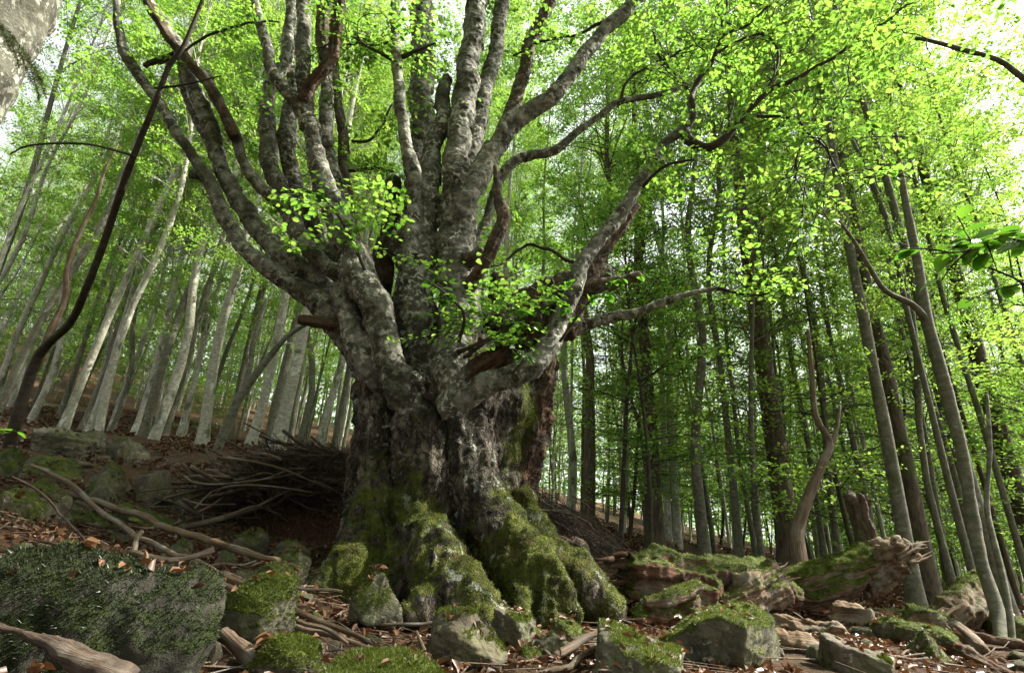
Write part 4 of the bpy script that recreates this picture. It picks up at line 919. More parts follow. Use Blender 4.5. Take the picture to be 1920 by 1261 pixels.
for k in range(5):
    (V, F, fib), ps = trunk_proto(60 + k, 20, .19)
    WV, WF, LV, LF, rn = crown_proto(80 + k, 19.5, 2.6 if k < 3 else 5.0, 3.1, 66, 6, 40, .072)
    jx = np.interp(WV[:, 2], ps[:, 2], ps[:, 0]); jy = np.interp(WV[:, 2], ps[:, 2], ps[:, 1]); WV = WV + np.stack([jx, jy, 0 * jx], -1)
    jx = np.interp(LV[:, 2], ps[:, 2], ps[:, 0]); jy = np.interp(LV[:, 2], ps[:, 2], ps[:, 1]); LV = LV + np.stack([jx, jy, 0 * jx], -1)
    TV, TF, TB = join([(V, F, fib), (WV, WF, WV)])
    TALL.append({m_: mesh_np('trunk', TV, TF, M[m_], vec_attrs={'fib': TB}) for m_ in ('pale', 'grey', 'brown')} | {'crown': mesh_np('crown', LV, LF, M['leaf'], smooth=False, face_attrs={'rnd': rn})})
for k in range(4):
    (V, F, fib), ps = trunk_proto(160 + k, 8, .05, 7, .5, 1.2)
    WV, WF, LV, LF, rn = crown_proto(180 + k, 7.8, .9, 1.9, 46, 6, 16, .08, .75, .25)
    jx = np.interp(LV[:, 2], ps[:, 2], ps[:, 0]); jy = np.interp(LV[:, 2], ps[:, 2], ps[:, 1]); sh = np.stack([jx, jy, 0 * jx], -1)
    jx = np.interp(WV[:, 2], ps[:, 2], ps[:, 0]); jy = np.interp(WV[:, 2], ps[:, 2], ps[:, 1])
    TV, TF, TB = join([(V, F, fib), (WV + np.stack([jx, jy, 0 * jx], -1), WF, WV)])
    LOWB = LOW
    LOW.append({m_: mesh_np('trunk', TV, TF, M[m_], vec_attrs={'fib': TB}) for m_ in ('pale', 'grey', 'dark')} | {'crown': mesh_np('crown', LV + sh, LF, M['leaf'], smooth=False, face_attrs={'rnd': rn})})
def plant(name, label, cat, loc, proto, bark, s, sz, group, rot=None, crown=True, lean=(0, 0)):
    e = thing(name, label, cat, tuple(loc), group)
    e.rotation_euler = (lean[0], lean[1], random.uniform(0, 6.28) if rot is None else rot)
    a = obj('trunk', proto[bark], e); a.scale = (s, s, sz)
    if crown: b = obj('crown', proto['crown'], e); b.scale = (max(s, .85), max(s, .85), sz)
    return e
TREES = []   # occupied ground positions
def free(x, y, dmin): return all((x - a) ** 2 + (y - b) ** 2 > dmin * dmin for a, b in TREES)
LG, RG = 'beech trees on the left slope', 'beech trees in the wood at right'
TRACED = [
 ('pale trunk rising right behind the leaning sapling at far left', 57, 787, 17, 20, 'pale'), ('pale trunk cut by the left picture edge', 2, 735, 18, 22, 'pale'),
 ('thin dark trunk right of the leaning sapling on the left slope', 127, 803, 18, 10, 'grey'), ('left of the twin trunks above the blocky boulder', 153, 800, 17, 16, 'grey'),
 ('right of the twin trunks above the blocky boulder', 167, 807, 16, 18, 'pale'), ('slim grey trunk left of the dense trunk row on the slope', 210, 805, 18, 14, 'grey'),
 ('first trunk of the dense row above the rounded boulder', 250, 822, 16, 22, 'pale'), ('second trunk of the dense row, nearly touching the third', 266, 827, 15, 26, 'grey'),
 ('third trunk of the dense row, thick and pale', 282, 840, 14, 27, 'pale'), ('fourth trunk of the dense row, leaning close to the third', 300, 838, 15.5, 20, 'grey'),
 ('last thin trunk of the dense row on the left slope', 330, 838, 16.5, 16, 'pale'), ('thick solitary pale trunk above the flat slab', 378, 842, 14, 30, 'pale'),
 ('pale trunk left of the paired trunks beyond the brush pile', 467, 842, 14, 26, 'pale'), ('stout right trunk of the pair beyond the brush pile', 518, 842, 13, 34, 'pale'),
 ('slimmer left trunk of the pair beyond the brush pile', 497, 842, 15.5, 24, 'grey'), ('slim trunk beyond the brush pile, left of the two by the beech', 556, 852, 17, 18, 'grey'),
 ('left of the two slim trunks beside the beech trunk', 592, 856, 17, 20, 'pale'), ('right of the two slim trunks beside the beech trunk', 622, 858, 18.5, 16, 'grey'),
 ('smooth bent grey trunk rising behind the rotten log', 1325, 1048, 11, 25, 'grey'), ('straight grey trunk right of the bent one behind the rotten log', 1388, 1050, 12, 20, 'grey'),
 ('massive rough brown trunk behind the mossy log', 1488, 1090, 11.5, 60, 'brown'), ('tall stout smooth trunk right behind the broken log end', 1722, 1152, 8.6, 42, 'grey'),
 ('dark rough trunk right of the stout smooth trunk', 1748, 1138, 10.5, 52, 'brown'), ('dark rough trunk left of the bent grey trunk', 1230, 1032, 14, 36, 'brown'),
 ('rough snag-like trunk just right of the old beech', 1105, 1002, 14, 28, 'brown'), ('smooth trunk leaning at the right picture edge', 1895, 1160, 8.4, 40, 'grey'),
 ('slim trunk right of the upright snag', 1650, 1085, 12.5, 19, 'grey'), ('slim trunk left of the upright snag', 1578, 1072, 13, 18, 'grey'), ('second slim trunk left of the upright snag', 1548, 1064, 14, 16, 'grey'),
 ('slim trunk behind the stump at far right', 1838, 1130, 8.8, 22, 'grey'), ('thin trunk left of the stump at far right', 1795, 1118, 9.6, 20, 'grey'),
 ('pale thin trunk beyond the twig slope', 1165, 1003, 19, 16, 'pale'), ('pale trunk just right of the beech bark edge', 1068, 965, 19, 20, 'pale'),
 ('sunlit white trunk right of the dark rough trunk', 1255, 1035, 17, 16, 'pale'), ('second sunlit white trunk right of the dark rough trunk', 1272, 1040, 16, 18, 'pale'),
 ('big rough trunk among leaves at the upper right', 1935, 1010, 13, 62, 'brown'), ('thin grey trunk between the massive brown trunk and the bent one', 1420, 1056, 15, 13, 'grey')]
(DV, DF, dfib), dps = trunk_proto(260, 20, .19)
WV, WF, LV, LF, rn = crown_proto(280, 19.5, 4.0, 3.3, 90, 8, 26, .11)
TV, TF, TB = join([(DV, DF, dfib), (WV, WF, WV)])
DENSE = {'grey': mesh_np('trunk', TV, TF, M['grey'], vec_attrs={'fib': TB}), 'crown': mesh_np('crown', LV, LF, M['leaf'], smooth=False, face_attrs={'rnd': rn})}
(V, F, fib), ps = trunk_proto(99, 20, .19, 14, .10)
WV, WF, LV, LF, rn = crown_proto(199, 19.5, 4.0, 2.8, 60, 6, 36, .075)
TV, TF, TB = join([(V, F, fib), (WV * np.array([.55, .55, 1]), WF, WV)])
STRAIGHT = {m_: mesh_np('trunk', TV, TF, M[m_], vec_attrs={'fib': TB}) for m_ in ('pale', 'grey', 'brown')} | {'crown': mesh_np('crown', LV * np.array([.55, .55, 1]), LF, M['leaf'], smooth=False, face_attrs={'rnd': rn})}
for k, (lab, px, py, Y, w, bk) in enumerate(TRACED):
    p, t = P(px, py, Y); s = (w * t / 2) / .19 * FPX / np.linalg.norm(ray(px, py - 120)) * (.78 if px < 800 else .88); p = p.copy(); p[2] = min(p[2], hgt(p[0], p[1])[0] + .1)
    TREES.append((p[0], p[1]))
    kw = dict(lean=(random.uniform(-.02, .02), random.uniform(-.02, .02)))
    plant('beech_tree' if bk != 'brown' else 'rough_barked_tree', lab, 'tree', p, STRAIGHT if w > 33 else TALL[k % 5], bk, s, random.uniform(.8, 1.05), LG if px < 800 else RG, **kw)
cnt = {'l': 0, 'r': 0, 's': 0}
tries = 0
while (cnt['l'] < 165 or cnt['r'] < 125) and tries < 14000:
    tries += 1
    Y = 12 + 58 * random.random() ** 1.3; x = random.uniform(-1.12, 1.15) * Y
    if -1.2 < x / Y * 8 < .6 and Y < 16: continue
    left = x < Y * .02
    if left and cnt['l'] >= 165 or not left and cnt['r'] >= 125: continue
    if not left and x / Y > .72 and Y > 40 and random.random() < .35: continue
    if left and Y < 17 and x / Y > -.75: continue
    if not free(x, Y, 1.05 if left else 1.4): continue
    TREES.append((x, Y)); z = hgt(x, Y)[0]
    if left:
        plant('beech_tree', 'pale slender beech trunk among the crowd on the left slope', 'tree', (x, Y, z), random.choice(TALL), random.choice(('pale', 'pale', 'grey')), random.uniform(.28, .6), random.uniform(.95, 1.35), 'crowd of slender beeches on the left slope', lean=(random.gauss(0, .04), random.gauss(0, .04)))
        cnt['l'] += 1
    else:
        plant('beech_tree', 'slender trunk among the many in the wood beyond the logs at right', 'tree', (x, Y, z), random.choice(TALL[2:]), random.choice(('grey', 'pale', 'pale', 'brown')), random.uniform(.2, .5), random.uniform(.95, 1.35), 'crowd of slender trees in the wood at right', lean=(random.gauss(0, .045), random.gauss(0, .045)))
        cnt['r'] += 1
for x, y, sz in ((9.6, 10.4, 1.15), (11.5, 13.5, 1.2), (14, 15, 1.25), (10.2, 12.2, 1.3), (13.5, 18, 1.3), (16.5, 19, 1.25), (11.6, 11.2, 1.0)):
    TREES.append((x, y)); plant('beech_tree', 'slender trunk among the many in the wood beyond the logs at right', 'tree', (x, y, hgt(x, y)[0]), DENSE if y in (13.5, 11.2) else random.choice(TALL[2:]), 'grey', random.uniform(.3, .5), sz, 'crowd of slender trees in the wood at right')
LANDM = [(1150, 'broken left end of the rotten log'), (1230, 'dark rough trunk'), (1325, 'bent grey trunk'), (1388, 'straight grey trunk'), (1488, 'massive brown trunk'), (1612, 'upright snag'), (1722, 'stout smooth trunk'), (1820, 'leaning broken stump'), (1890, 'smooth trunk at the right edge')]
USEDL = set()
tries = 0
while cnt['s'] < 225 and tries < 6000:
    tries += 1
    right = random.random() < .62
    Y = (9.5 + 40 * random.random() ** 1.25) if right else (16 + 42 * random.random()); x = random.uniform(.16, 1.1) * Y if right else random.uniform(-1.05, .1) * Y
    if not right and Y < 19 and x > -.5 * Y: continue
    if not free(x, Y, 1.0): continue
    TREES.append((x, Y)); z = hgt(x, Y)[0]; cnt['s'] += 1
    lab_ = None
    if right and Y < 16:
        e_ = np.array([x, Y, z]); dd = e_ @ np.stack([_r, _u, _f], 1); sx = W0 / 2 + FPX * dd[0] / dd[2]
        lm = min(LANDM, key=lambda l: abs(l[0] - sx)); lab_ = 'leafy sapling just %s the %s' % ('left of' if sx < lm[0] else 'right of', lm[1])
        if sx > 1960 or lab_ in USEDL: lab_ = None
        else: USEDL.add(lab_)
    plant('beech_sapling', lab_ or 'thin leafy beech sapling in the undergrowth at right' if right else 'thin leafy beech sapling between the pale trunks on the left slope', 'sapling', (x, Y, z), random.choice(LOW), random.choice(('grey', 'dark') if right else ('pale', 'grey')), random.uniform(.7, 1.3), random.uniform(.75, 1.5), 'saplings at right' if right else 'saplings on the left slope', lean=(random.gauss(0, .06), random.gauss(0, .06)))
# off-camera trees added beside and behind the viewpoint to block and dapple light
for x, y, s in ((-7.5, 1.0, 1.4), (-5.0, -3.0, 1.4), (-9, -1.5, 1.3), (-2.5, -4.5, 1.4), (-11, 4, 1.2), (-7, -6, 1.3), (.5, -5.5, 1.4), (-1, -9, 1.3), (-3.5, -1.8, 1.2), (-4.8, .4, 1.1)):
    plant('beech_tree', 'off-camera beech added left of the viewpoint to shade the foreground', 'tree', (x, y, hgt(x, y)[0]), DENSE, 'grey', s, 1.0, 'off-camera shade beeches added left of the viewpoint')
for x, y, s in ((13, 1.5, 1.1), (8, -2, 1.2), (17, 0, 1.0), (5.0, -4, 1.3), (9, -6, 1.2)):
    plant('beech_tree', 'off-camera beech added right of the viewpoint to dapple sun and block skylight', 'tree', (x, y, hgt(x, y)[0]), DENSE, 'grey', s, 1.0, 'off-camera shade beeches added right of the viewpoint')

# trees with a shape of their own
def shaped_tree(name, label, cat, paths, mat, seg=14, crown=None, rough=.15, group=None):
    c = None; e = None
    for k, (part, pts) in enumerate(paths):
        ps, rs = chain_world(pts)
        if e is None: e = thing(name, label, cat, tuple(ps[0]), group); c = ps[0]
        V, F, fib = tube(*resample(ps, rs, .1), seg if k == 0 else 8, rough=rough, rscale=5, seed=k)
        obj(part, mesh_np(part, V - c, F, M[mat], attrs={'moss': np.zeros(len(V))}, vec_attrs={'fib': fib}), e)
    return e, c
shaped_tree('young_beech', 'slender young beech with a hooked foot and a left fork at far right', 'tree',
    [('trunk', [(1900, 1262, 6.3, 16), (1880, 1205, 6.6, 17), (1868, 1140, 6.8, 16), (1842, 1060, 6.9, 15), (1822, 960, 7, 14), (1808, 870, 7, 13), (1782, 760, 7, 13), (1752, 650, 7, 12), (1737, 595, 7, 12), (1722, 500, 7, 10), (1702, 400, 7, 8), (1690, 330, 7, 6), (1680, 250, 7, 4)]),
     ('branch', [(1737, 600, 7, 9), (1710, 570, 6.9, 7), (1660, 545, 6.8, 6), (1630, 500, 6.7, 5), (1600, 450, 6.6, 4), (1570, 410, 6.5, 3)]),
     ('branch', [(1900, 1230, 6.4, 8), (1893, 1150, 6.5, 8), (1880, 1080, 6.6, 8), (1860, 1000, 6.7, 7), (1850, 940, 6.8, 6), (1856, 840, 6.8, 5), (1850, 740, 6.8, 4)])], 'grey')
shaped_tree('dark_sapling', 'dark bare sapling leaning across the leftmost limb of the old beech', 'tree',
    [('trunk', [(12, 850, 8.6, 13), (30, 790, 8.4, 13), (72, 668, 8.2, 11), (130, 606, 7.7, 9), (160, 545, 7.2, 8), (198, 445, 6.8, 8), (240, 320, 6.2, 7), (290, 195, 5.7, 6), (318, 122, 5.5, 6), (345, 85, 5.4, 5), (388, -20, 5.2, 4)]),
     ('branch', [(290, 165, 5.65, 3), (340, 160, 5.5, 2.5), (415, 142, 5.3, 1.5)]),
     ('branch', [(252, 292, 6.0, 3), (160, 270, 6.3, 3), (60, 272, 6.6, 2.5), (20, 288, 6.8, 2)])], 'dark', 10)
shaped_tree('dead_sapling', 'pale barkless thin trunk twisting up beside the leaning dark sapling', 'tree',
    [('trunk', [(68, 690, 8.5, 9), (95, 620, 8.5, 8), (122, 560, 8.5, 7), (125, 510, 8.5, 6), (140, 460, 8.5, 6), (160, 415, 8.5, 5), (182, 370, 8.5, 4), (196, 320, 8.5, 3), (222, 270, 8.5, 1.5)])], 'dead', 8)
shaped_tree('crooked_tree', 'crooked pale dead trunk rising in front of the massive rough brown trunk', 'tree',
    [('trunk', [(1512, 1110, 8.6, 22), (1500, 1050, 8.7, 18), (1496, 990, 8.8, 14), (1520, 920, 8.8, 11), (1545, 862, 8.8, 10), (1556, 828, 8.8, 8), (1530, 780, 8.8, 6), (1522, 700, 8.8, 5), (1515, 620, 8.8, 4)]),
     ('branch', [(1547, 856, 8.8, 6), (1566, 815, 8.8, 5), (1575, 760, 8.8, 3)])], 'stick', 10)
shaped_tree('forked_tree', 'thin grey trunk forking in two on the slope behind the brush pile', 'tree',
    [('trunk', [(405, 850, 12, 10), (428, 790, 12, 10), (455, 735, 12, 9), (500, 675, 12, 7), (545, 625, 12, 5), (610, 590, 12, 3)]), ('branch', [(452, 742, 12, 7), (468, 690, 12, 6), (478, 630, 12, 5), (500, 560, 12, 4)])], 'grey', 10)
e, c = shaped_tree('near_tree', 'thick pale-grey trunk in the upper left picture corner', 'tree', [('trunk', [(-760, 1250, 3.7, 190), (-560, 900, 3.8, 160), (-330, 500, 3.95, 142), (-135, 220, 4.1, 132), (-12, 10, 4.2, 124), (90, -170, 4.3, 112)])], 'old', 32)
# dark conifer-like sprig hanging on it
A, B = [], []
for k in range(8):
    a_, _ = P(-20 + 12 * k, 20 + 14 * k, 3.0); b_, _ = P(20 + 9 * k + random.uniform(-20, 20), 70 + 17 * k + random.uniform(-10, 20), 2.9); A.append(a_); B.append(b_)
A, B = np.array(A), np.array(B); nl = []
for a_, b_ in zip(A, B):
    t_ = rng.random(240); p_ = a_ + (b_ - a_) * t_[:, None]; nl.append(np.hstack([p_, p_ + nrm(nrm(b_ - a_) * .8 + rng.normal(size=(240, 3)) * .8) * .028]))
nl = np.vstack(nl); V, F = prisms(np.vstack([A, nl[:, :3]]), np.vstack([B, nl[:, 3:]]), np.concatenate([np.full(8, .004), np.full(len(nl), .0018)]), .001)
tag(obj('needle_sprig', mesh_np('needle_sprig', V, F, M['moss'], face_attrs={'rnd': np.zeros(len(F))}, vec_attrs={'fib': V})), 'dark green needle sprig hanging before the thick upper left trunk', 'sprig')
shaped_tree('bare_branch', 'bare grey branch arching in from the right edge near the top', 'branch', [('branch', [(1960, 178, 5, 9), (1910, 140, 5, 8), (1870, 112, 5, 7), (1800, 92, 5, 6), (1750, 78, 5, 5), (1710, 70, 5, 4)])], 'grey', 8)

# ------------------------------------------------------------------ twigs and leaves of the old beech
def twig(pts, mat='dark', name='twig', seg=7):
    ps, rs = chain_world(pts); ps, rs = resample(ps, rs, .06); w = np.stack([fbm(ps * 4 + 9 * k, 2) for k in range(3)], -1); ps = ps + w * .04 * np.minimum(1, np.arange(len(ps)) / 6)[:, None]
    V, F, fib = tube(ps, rs, seg, rough=.2, rscale=12)
    o = obj(name, mesh_np(name, V - BL, F, M[mat], vec_attrs={'fib': fib}), beech); return o, ps
TW = [twig(p)[1] for p in (
  [(1284, 246, 5.55, 11), (1294, 266, 5.5, 11), (1330, 275, 5.4, 9), (1365, 255, 5.3, 9), (1385, 225, 5.2, 8), (1410, 200, 5.1, 7), (1450, 165, 5.0, 6), (1500, 145, 4.9, 5), (1555, 115, 4.8, 4), (1600, 78, 4.7, 4), (1660, 40, 4.6, 3), (1710, 5, 4.5, 2)],
  [(1284, 246, 5.55, 8), (1302, 215, 5.5, 7), (1296, 185, 5.5, 6), (1312, 145, 5.5, 6), (1335, 115, 5.4, 5), (1352, 65, 5.3, 4), (1362, 0, 5.2, 3)],
  [(1350, 70, 5.3, 3.5), (1400, 45, 5.2, 3), (1450, 5, 5.1, 2.5)],
  [(1316, 143, 5.5, 4), (1355, 95, 5.4, 3), (1420, 65, 5.3, 3), (1455, 95, 5.2, 3), (1452, 140, 5.2, 2.5), (1442, 165, 5.2, 2)],
  [(1420, 218, 5.1, 4), (1480, 222, 5, 3.5), (1505, 242, 5, 3), (1495, 290, 5, 2.5), (1488, 335, 5, 2)],
  [(1505, 242, 5, 3), (1545, 275, 4.9, 2.5), (1565, 310, 4.9, 2), (1580, 350, 4.9, 1.5)],
  [(1162, 190, 6.6, 4), (1185, 145, 6.5, 3), (1260, 105, 6.4, 3), (1335, 60, 6.2, 2)],
  [(1290, 165, 6.6, 4), (1240, 110, 6.5, 3), (1225, 60, 6.4, 2)],
  [(742, 78, 6.2, 4), (700, 84, 6.1, 3), (640, 82, 6, 2.5), (590, 92, 5.9, 1.5)], [(742, 116, 6.2, 4), (700, 92, 6.1, 3), (655, 65, 6, 2)], [(750, 108, 6.2, 6), (775, 98, 6.1, 4), (820, 85, 6, 2)],
  [(1140, 38, 6.0, 4), (1080, 62, 6.0, 3), (1020, 75, 6.0, 3), (965, 105, 6.0, 2)], [(660, 265, 7, 3), (700, 260, 7, 3), (735, 195, 7, 2)], [(655, 320, 7, 3.5), (705, 318, 7, 3), (740, 322, 7, 2)],
  [(1095, 500, 6.8, 4), (1000, 460, 7.2, 3), (960, 480, 7.2, 3), (920, 500, 7, 2)], [(300, 120, 6.1, 3), (420, 55, 6, 3), (520, 40, 5.8, 2)], [(340, 95, 6.3, 6), (300, 110, 6.2, 8), (272, 122, 6.1, 6)],
  [(1205, 350, 5.6, 4), (1245, 310, 5.4, 3), (1300, 300, 5.2, 2)], [(1345, 540, 6.6, 4), (1400, 552, 6.5, 3), (1440, 550, 6.4, 2)], [(855, 660, 5.9, 5), (880, 650, 5.7, 4), (920, 630, 5.6, 3), (960, 600, 5.5, 2)])]
LEAFM = []
for k in range(3):
    r_ = np.random.default_rng(k); n_ = 7; V, F = [], []
    u = np.linspace(0, 1, n_); wd = .36 * np.sin(np.pi * u ** .85) ** .8; wd[-1] = 0; wd[0] = .0
    mid = np.stack([u, 0 * u, -.12 * u ** 2 * (1 + k * .5)], -1); up = .10 + .05 * k
    for sgn in (1, -1):
        V.append(np.stack([u, sgn * wd, mid[:, 2] + wd * up + .012 * (np.arange(n_) % 2)], -1))
    V = np.vstack([mid, V[0], V[1]]); a = np.arange(n_ - 1)
    F = np.vstack([np.stack([a, a + 1, n_ + a + 1, n_ + a], -1), np.stack([2 * n_ + a, 2 * n_ + a + 1, a + 1, a], -1)])
    LEAFM.append(mesh_np('leaf', V, F, M['leafn'], smooth=True, face_attrs={'rnd': np.full(len(F), .2 + .3 * k)}))
def leafy(parent, origin, pts, n, spread, size, name='leafy_twig', sub=3, droop=.2, label=None):
    """a leafy twig: a stem with side shoots as one part, every leaf a mesh object of its own beneath it"""
    ps, rs = chain_world(pts); ps, rs = resample(ps, rs, .05)
    tb = [tube(ps, rs, 6, rough=.1)[:2]]; shoots = [ps[len(ps) // 3:]]
    for k in range(sub):
        i = random.randrange(len(ps) // 4, len(ps)); d = nrm(nrm(ps[-1] - ps[0]) * .7 + rng.normal(size=3) * np.array([.8, .8, .35])); L = spread * random.uniform(.6, 1.2)
        q = np.array([ps[i] + d * L * s - np.array([0, 0, droop * L * s * s]) for s in np.linspace(0, 1, 7)])
        tb.append(tube(q, np.linspace(.0035, .0015, 7), 5)[:2]); shoots.append(q)
    V, F = join(tb)
    e = obj(name, mesh_np(name, V - origin, F, M['dark'], vec_attrs={'fib': V}), parent)
    if label: e['label'] = label
    for k in range(n):
        q = random.choice(shoots); s = random.random() * (len(q) - 1.001); i = int(s); p = q[i] + (q[i + 1] - q[i]) * (s - i); d = nrm(q[i + 1] - q[i])
        sd_ = nrm(np.cross(d, [0, 0, 1.0])) * random.choice((-1, 1)); ax = nrm(sd_ + d * random.uniform(.2, .8) + rng.normal(size=3) * .2); ax[2] -= random.uniform(0, .35); ax = nrm(ax)
        nz = nrm(np.array([0, -.45, 1.0]) + rng.normal(size=3) * .3); yv = nrm(np.cross(nz, ax)); zv = np.cross(ax, yv); sz = size * random.uniform(.65, 1.15)
        lf = obj('leaf', random.choice(LEAFM), e); p = p - origin + sd_ * .008
        lf.matrix_local = Matrix(((ax[0] * sz, yv[0] * sz, zv[0] * sz, p[0]), (ax[1] * sz, yv[1] * sz, zv[1] * sz, p[1]), (ax[2] * sz, yv[2] * sz, zv[2] * sz, p[2]), (0, 0, 0, 1)))
    return e
leafy(beech, BL, [(690, 520, 5.9, 4), (655, 440, 5.7, 3), (610, 375, 5.5, 2.5), (545, 345, 5.3, 1.5)], 62, .45, .105, sub=6)
leafy(beech, BL, [(700, 480, 5.9, 3), (720, 430, 5.8, 2.5), (735, 395, 5.7, 1.5)], 24, .3, .105, sub=4)
leafy(beech, BL, [(860, 640, 5.8, 4), (870, 590, 5.6, 3), (835, 550, 5.5, 2.5), (785, 515, 5.4, 1.5)], 54, .40, .105, sub=6)
leafy(beech, BL, [(870, 670, 5.8, 4), (920, 635, 5.6, 3), (990, 590, 5.5, 2.5), (1060, 560, 5.4, 1.5)], 80, .40, .105, sub=8)
leafy(beech, BL, [(1050, 640, 5.6, 3), (1085, 590, 5.5, 2.5), (1120, 550, 5.4, 2), (1150, 525, 5.4, 1.5)], 44, .35, .105, sub=6)
leafy(beech, BL, [(960, 700, 5.6, 3), (985, 670, 5.5, 2), (985, 655, 5.5, 1.5)], 14, .2, .075, sub=3)
# the rest of its foliage: sprays along the twigs and high above the picture
def sprays(o_, d_, sl, nl, leaf, seed):
    r = np.random.default_rng(seed); m_ = len(o_); si = np.repeat(np.arange(m_), nl); n = len(si); q = r.uniform(.1, 1.05, n)
    pn = nrm(np.cross(d_, np.cross([0, 0, 1.0], d_)) + r.normal(size=(m_, 3)) * .2); ls = np.cross(pn[si], d_[si]) * r.choice([-1, 1], n)[:, None]
    ax = nrm(d_[si] * r.uniform(.1, .9, n)[:, None] + ls + r.normal(size=(n, 3)) * .25)
    pos = o_[si] + d_[si] * (sl[si] * q)[:, None] + ls * (r.random(n) * .2 * (1.2 - q))[:, None] + r.normal(size=(n, 3)) * .02
    LV, LF, li = leaves(pos, ax, nrm(pn[si] + r.normal(size=(n, 3)) * .35), leaf * r.uniform(.65, 1.2, n))
    WV, WF = prisms(o_, o_ + d_ * sl[:, None], .005, .002)
    return LV, LF, r.random(n)[li], WV, WF
so, sdn = [], []
for q in TW[:8]:
    for k in range(7 if len(q) > 20 else 4):
        i = rng.integers(len(q) // 3, len(q)); so.append(q[i]); sdn.append(nrm(rng.normal(size=3) * np.array([1, 1, .35])))
for q in TW[8:]:
    for k in range(7): i = rng.integers(len(q) // 3, len(q)); so.append(q[i]); sdn.append(nrm(rng.normal(size=3) * np.array([1, 1, .35])))
for c_ in ((1660, 60, 4.7, 60, 45, 20), (1570, 100, 4.9, 45, 30, 7), (500, 110, 7.5, 90, 60, 34), (420, 170, 7.6, 90, 60, 20), (820, 90, 7, 60, 60, 16), (1100, 340, 8.5, 90, 60, 26), (1000, 430, 8.5, 80, 50, 20), (1230, 520, 8.5, 90, 50, 22), (1130, 60, 7.5, 120, 60, 30), (1300, 60, 6.5, 100, 60, 20), (960, 60, 9, 100, 70, 60), (700, 60, 9, 90, 70, 46), (1180, 180, 9, 110, 70, 46), (230, 60, 9, 110, 70, 50), (1850, 150, 8, 90, 110, 56), (1500, 60, 10.5, 150, 80, 46), (890, 560, 5.6, 75, 36, 20), (630, 400, 5.6, 60, 40, 14)):
    for k in range(c_[5]): so.append(P(c_[0] + rng.normal() * c_[3], c_[1] + rng.normal() * c_[4], c_[2] + rng.normal() * .5)[0]); sdn.append(nrm(rng.normal(size=3) * np.array([1, 1, .3])))
for k in range(420):
    v = nrm(rng.normal(size=3)) * rng.random() ** .33; so.append(np.array([-.5, 7.5, 13.5]) + v * np.array([7.5, 5.5, 4.0])); sdn.append(nrm(rng.normal(size=3) * np.array([1, 1, .35])))
so, sdn = np.array(so), np.array(sdn)
TA, TB_ = [], []
for q in TW[:9]:
    for k in range(11):
        p_ = q[rng.integers(len(q) // 5, len(q))]; d_ = nrm(rng.normal(size=3) * np.array([1, .6, .8]))
        for j in range(rng.integers(4, 11)):
            d_ = nrm(d_ + rng.normal(size=3) * .38); e_ = p_ + d_ * .13; TA.append(p_); TB_.append(e_)
            if j == 3: so = np.vstack([so, e_]); sdn = np.vstack([sdn, d_])
            p_ = e_
LV, LF, rn, WV, WF = sprays(so, sdn, rng.uniform(.4, .9, len(so)), 30, .078, 5)
W2, WF2 = prisms(np.array(TA), np.array(TB_), .008, .006, 4); WV, WF = join([(WV, WF), (W2, WF2)])
w = obj('foliage', mesh_np('foliage', LV - BL, LF, M['leaf'], smooth=False, face_attrs={'rnd': rn}), beech); w['kind'] = 'stuff'
w = obj('fine_twigs', mesh_np('fine_twigs', WV - BL, WF, M['dark'], vec_attrs={'fib': WV}), beech); w['kind'] = 'stuff'
rootf = np.isin(fown, [i for i, c_ in enumerate(chains) if c_[0] in ('root', 'trunk')])
add_tufts(beech, BV - BL, BF[rootf], np.where(zt < 2.2, vmoss, 0), 42000, .022, 77, .5)
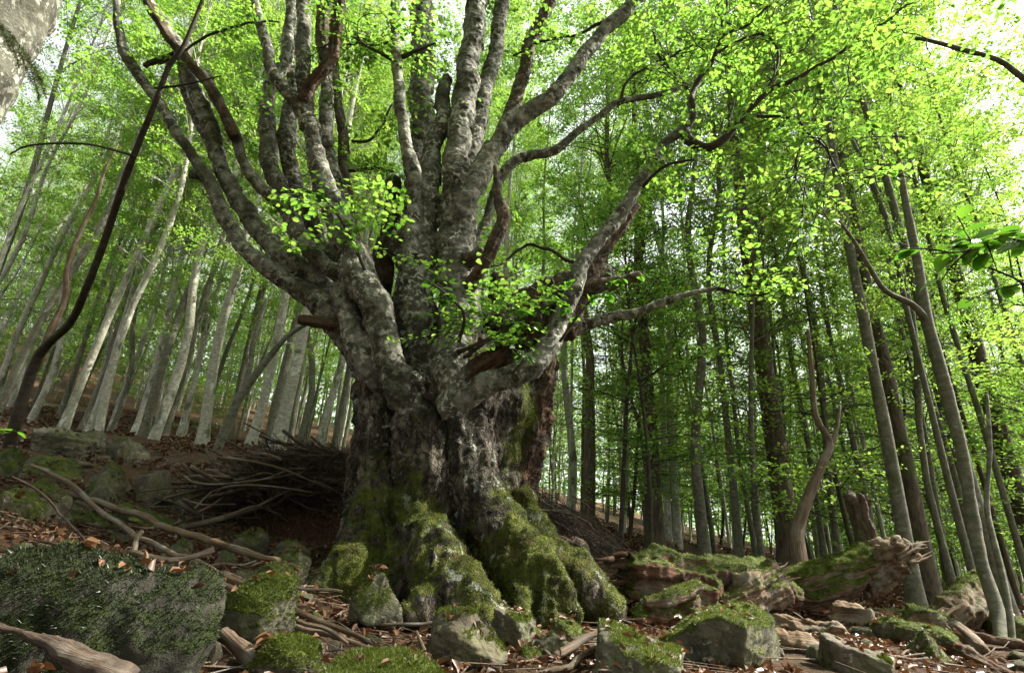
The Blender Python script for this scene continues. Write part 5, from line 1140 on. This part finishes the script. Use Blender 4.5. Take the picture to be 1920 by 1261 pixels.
# near branch with large leaves at the right edge
nb = thing('hanging_branch', 'near branch with large leaves hanging in from the right edge', 'branch', tuple(P(1930, 450, 1.7)[0])); nbl = np.array(nb.location)
leafy(nb, nbl, [(1960, 470, 1.7, 4), (1880, 445, 1.65, 3), (1820, 470, 1.6, 2.5), (1745, 475, 1.6, 2)], 46, .17, .075, 'twig', 6, .3)
leafy(nb, nbl, [(1960, 560, 1.75, 4), (1900, 520, 1.7, 3), (1850, 500, 1.7, 2.5), (1790, 395, 1.7, 1.5)], 38, .17, .075, 'twig', 5, .3)
nb = thing('hanging_branch', 'tiny near sprig with a few leaves poking in at the left edge', 'branch', tuple(P(-20, 880, 1.6)[0])); nbl = np.array(nb.location)
leafy(nb, nbl, [(-40, 860, 1.6, 3), (-10, 830, 1.6, 2), (8, 815, 1.6, 1.5)], 4, .05, .045, 'twig', 1)
# grass in the clearing beyond the wood at right
n = 26000; x = rng.uniform(9, 45, n); y = rng.uniform(15, 50, n); k = (x / y > .55) & (x / y < 1.1); x, y = x[k], y[k]; m_ = len(x)
p0 = np.stack([x, y, hgt(x, y)], -1); h_ = rng.uniform(.12, .4, m_); a = nrm(rng.normal(size=(m_, 3)) * .4 + np.array([0, 0, 1])); s_ = nrm(np.cross(a, rng.normal(size=(m_, 3)))) * .018
V = np.stack([p0 - s_, p0 + s_, p0 + a * h_[:, None]], 1).reshape(-1, 3)
tag(obj('grass', mesh_np('grass', V, np.arange(m_ * 3).reshape(-1, 3), M['grass'], smooth=False, face_attrs={'rnd': rng.random(m_)})), 'bright green grass of the clearing beyond the right-hand trunks', 'grass', kind='stuff')

# the wood beyond: a far mass of leaves in which no single tree can be told apart
n = 70000; az = rng.uniform(-1.0, 1.0, n); dist = rng.uniform(62, 85, n); x, y = np.sin(az) * dist, np.cos(az) * dist
hh = rng.random(n) ** 1.2 * (14 + 5 * fbm(np.stack([az * 9, dist * .1, 0 * az], -1), 3)); pos = np.stack([x, y, hgt(x, y) + .3 + hh], -1)
k = fbm(pos * .35, 3) > -.25; pos = pos[k]; m_ = len(pos)
V, F, li = leaves(pos, rng.normal(size=(m_, 3)), nrm(rng.normal(size=(m_, 3)) * .6 + np.array([0, -.3, 1])), rng.uniform(.3, .55, m_))
tag(obj('distant_foliage', mesh_np('distant_foliage', V, F, M['leaf'], smooth=False, face_attrs={'rnd': rng.random(m_)[li]})), 'far mass of green leaves closing the view behind the trunks', 'foliage', kind='stuff')
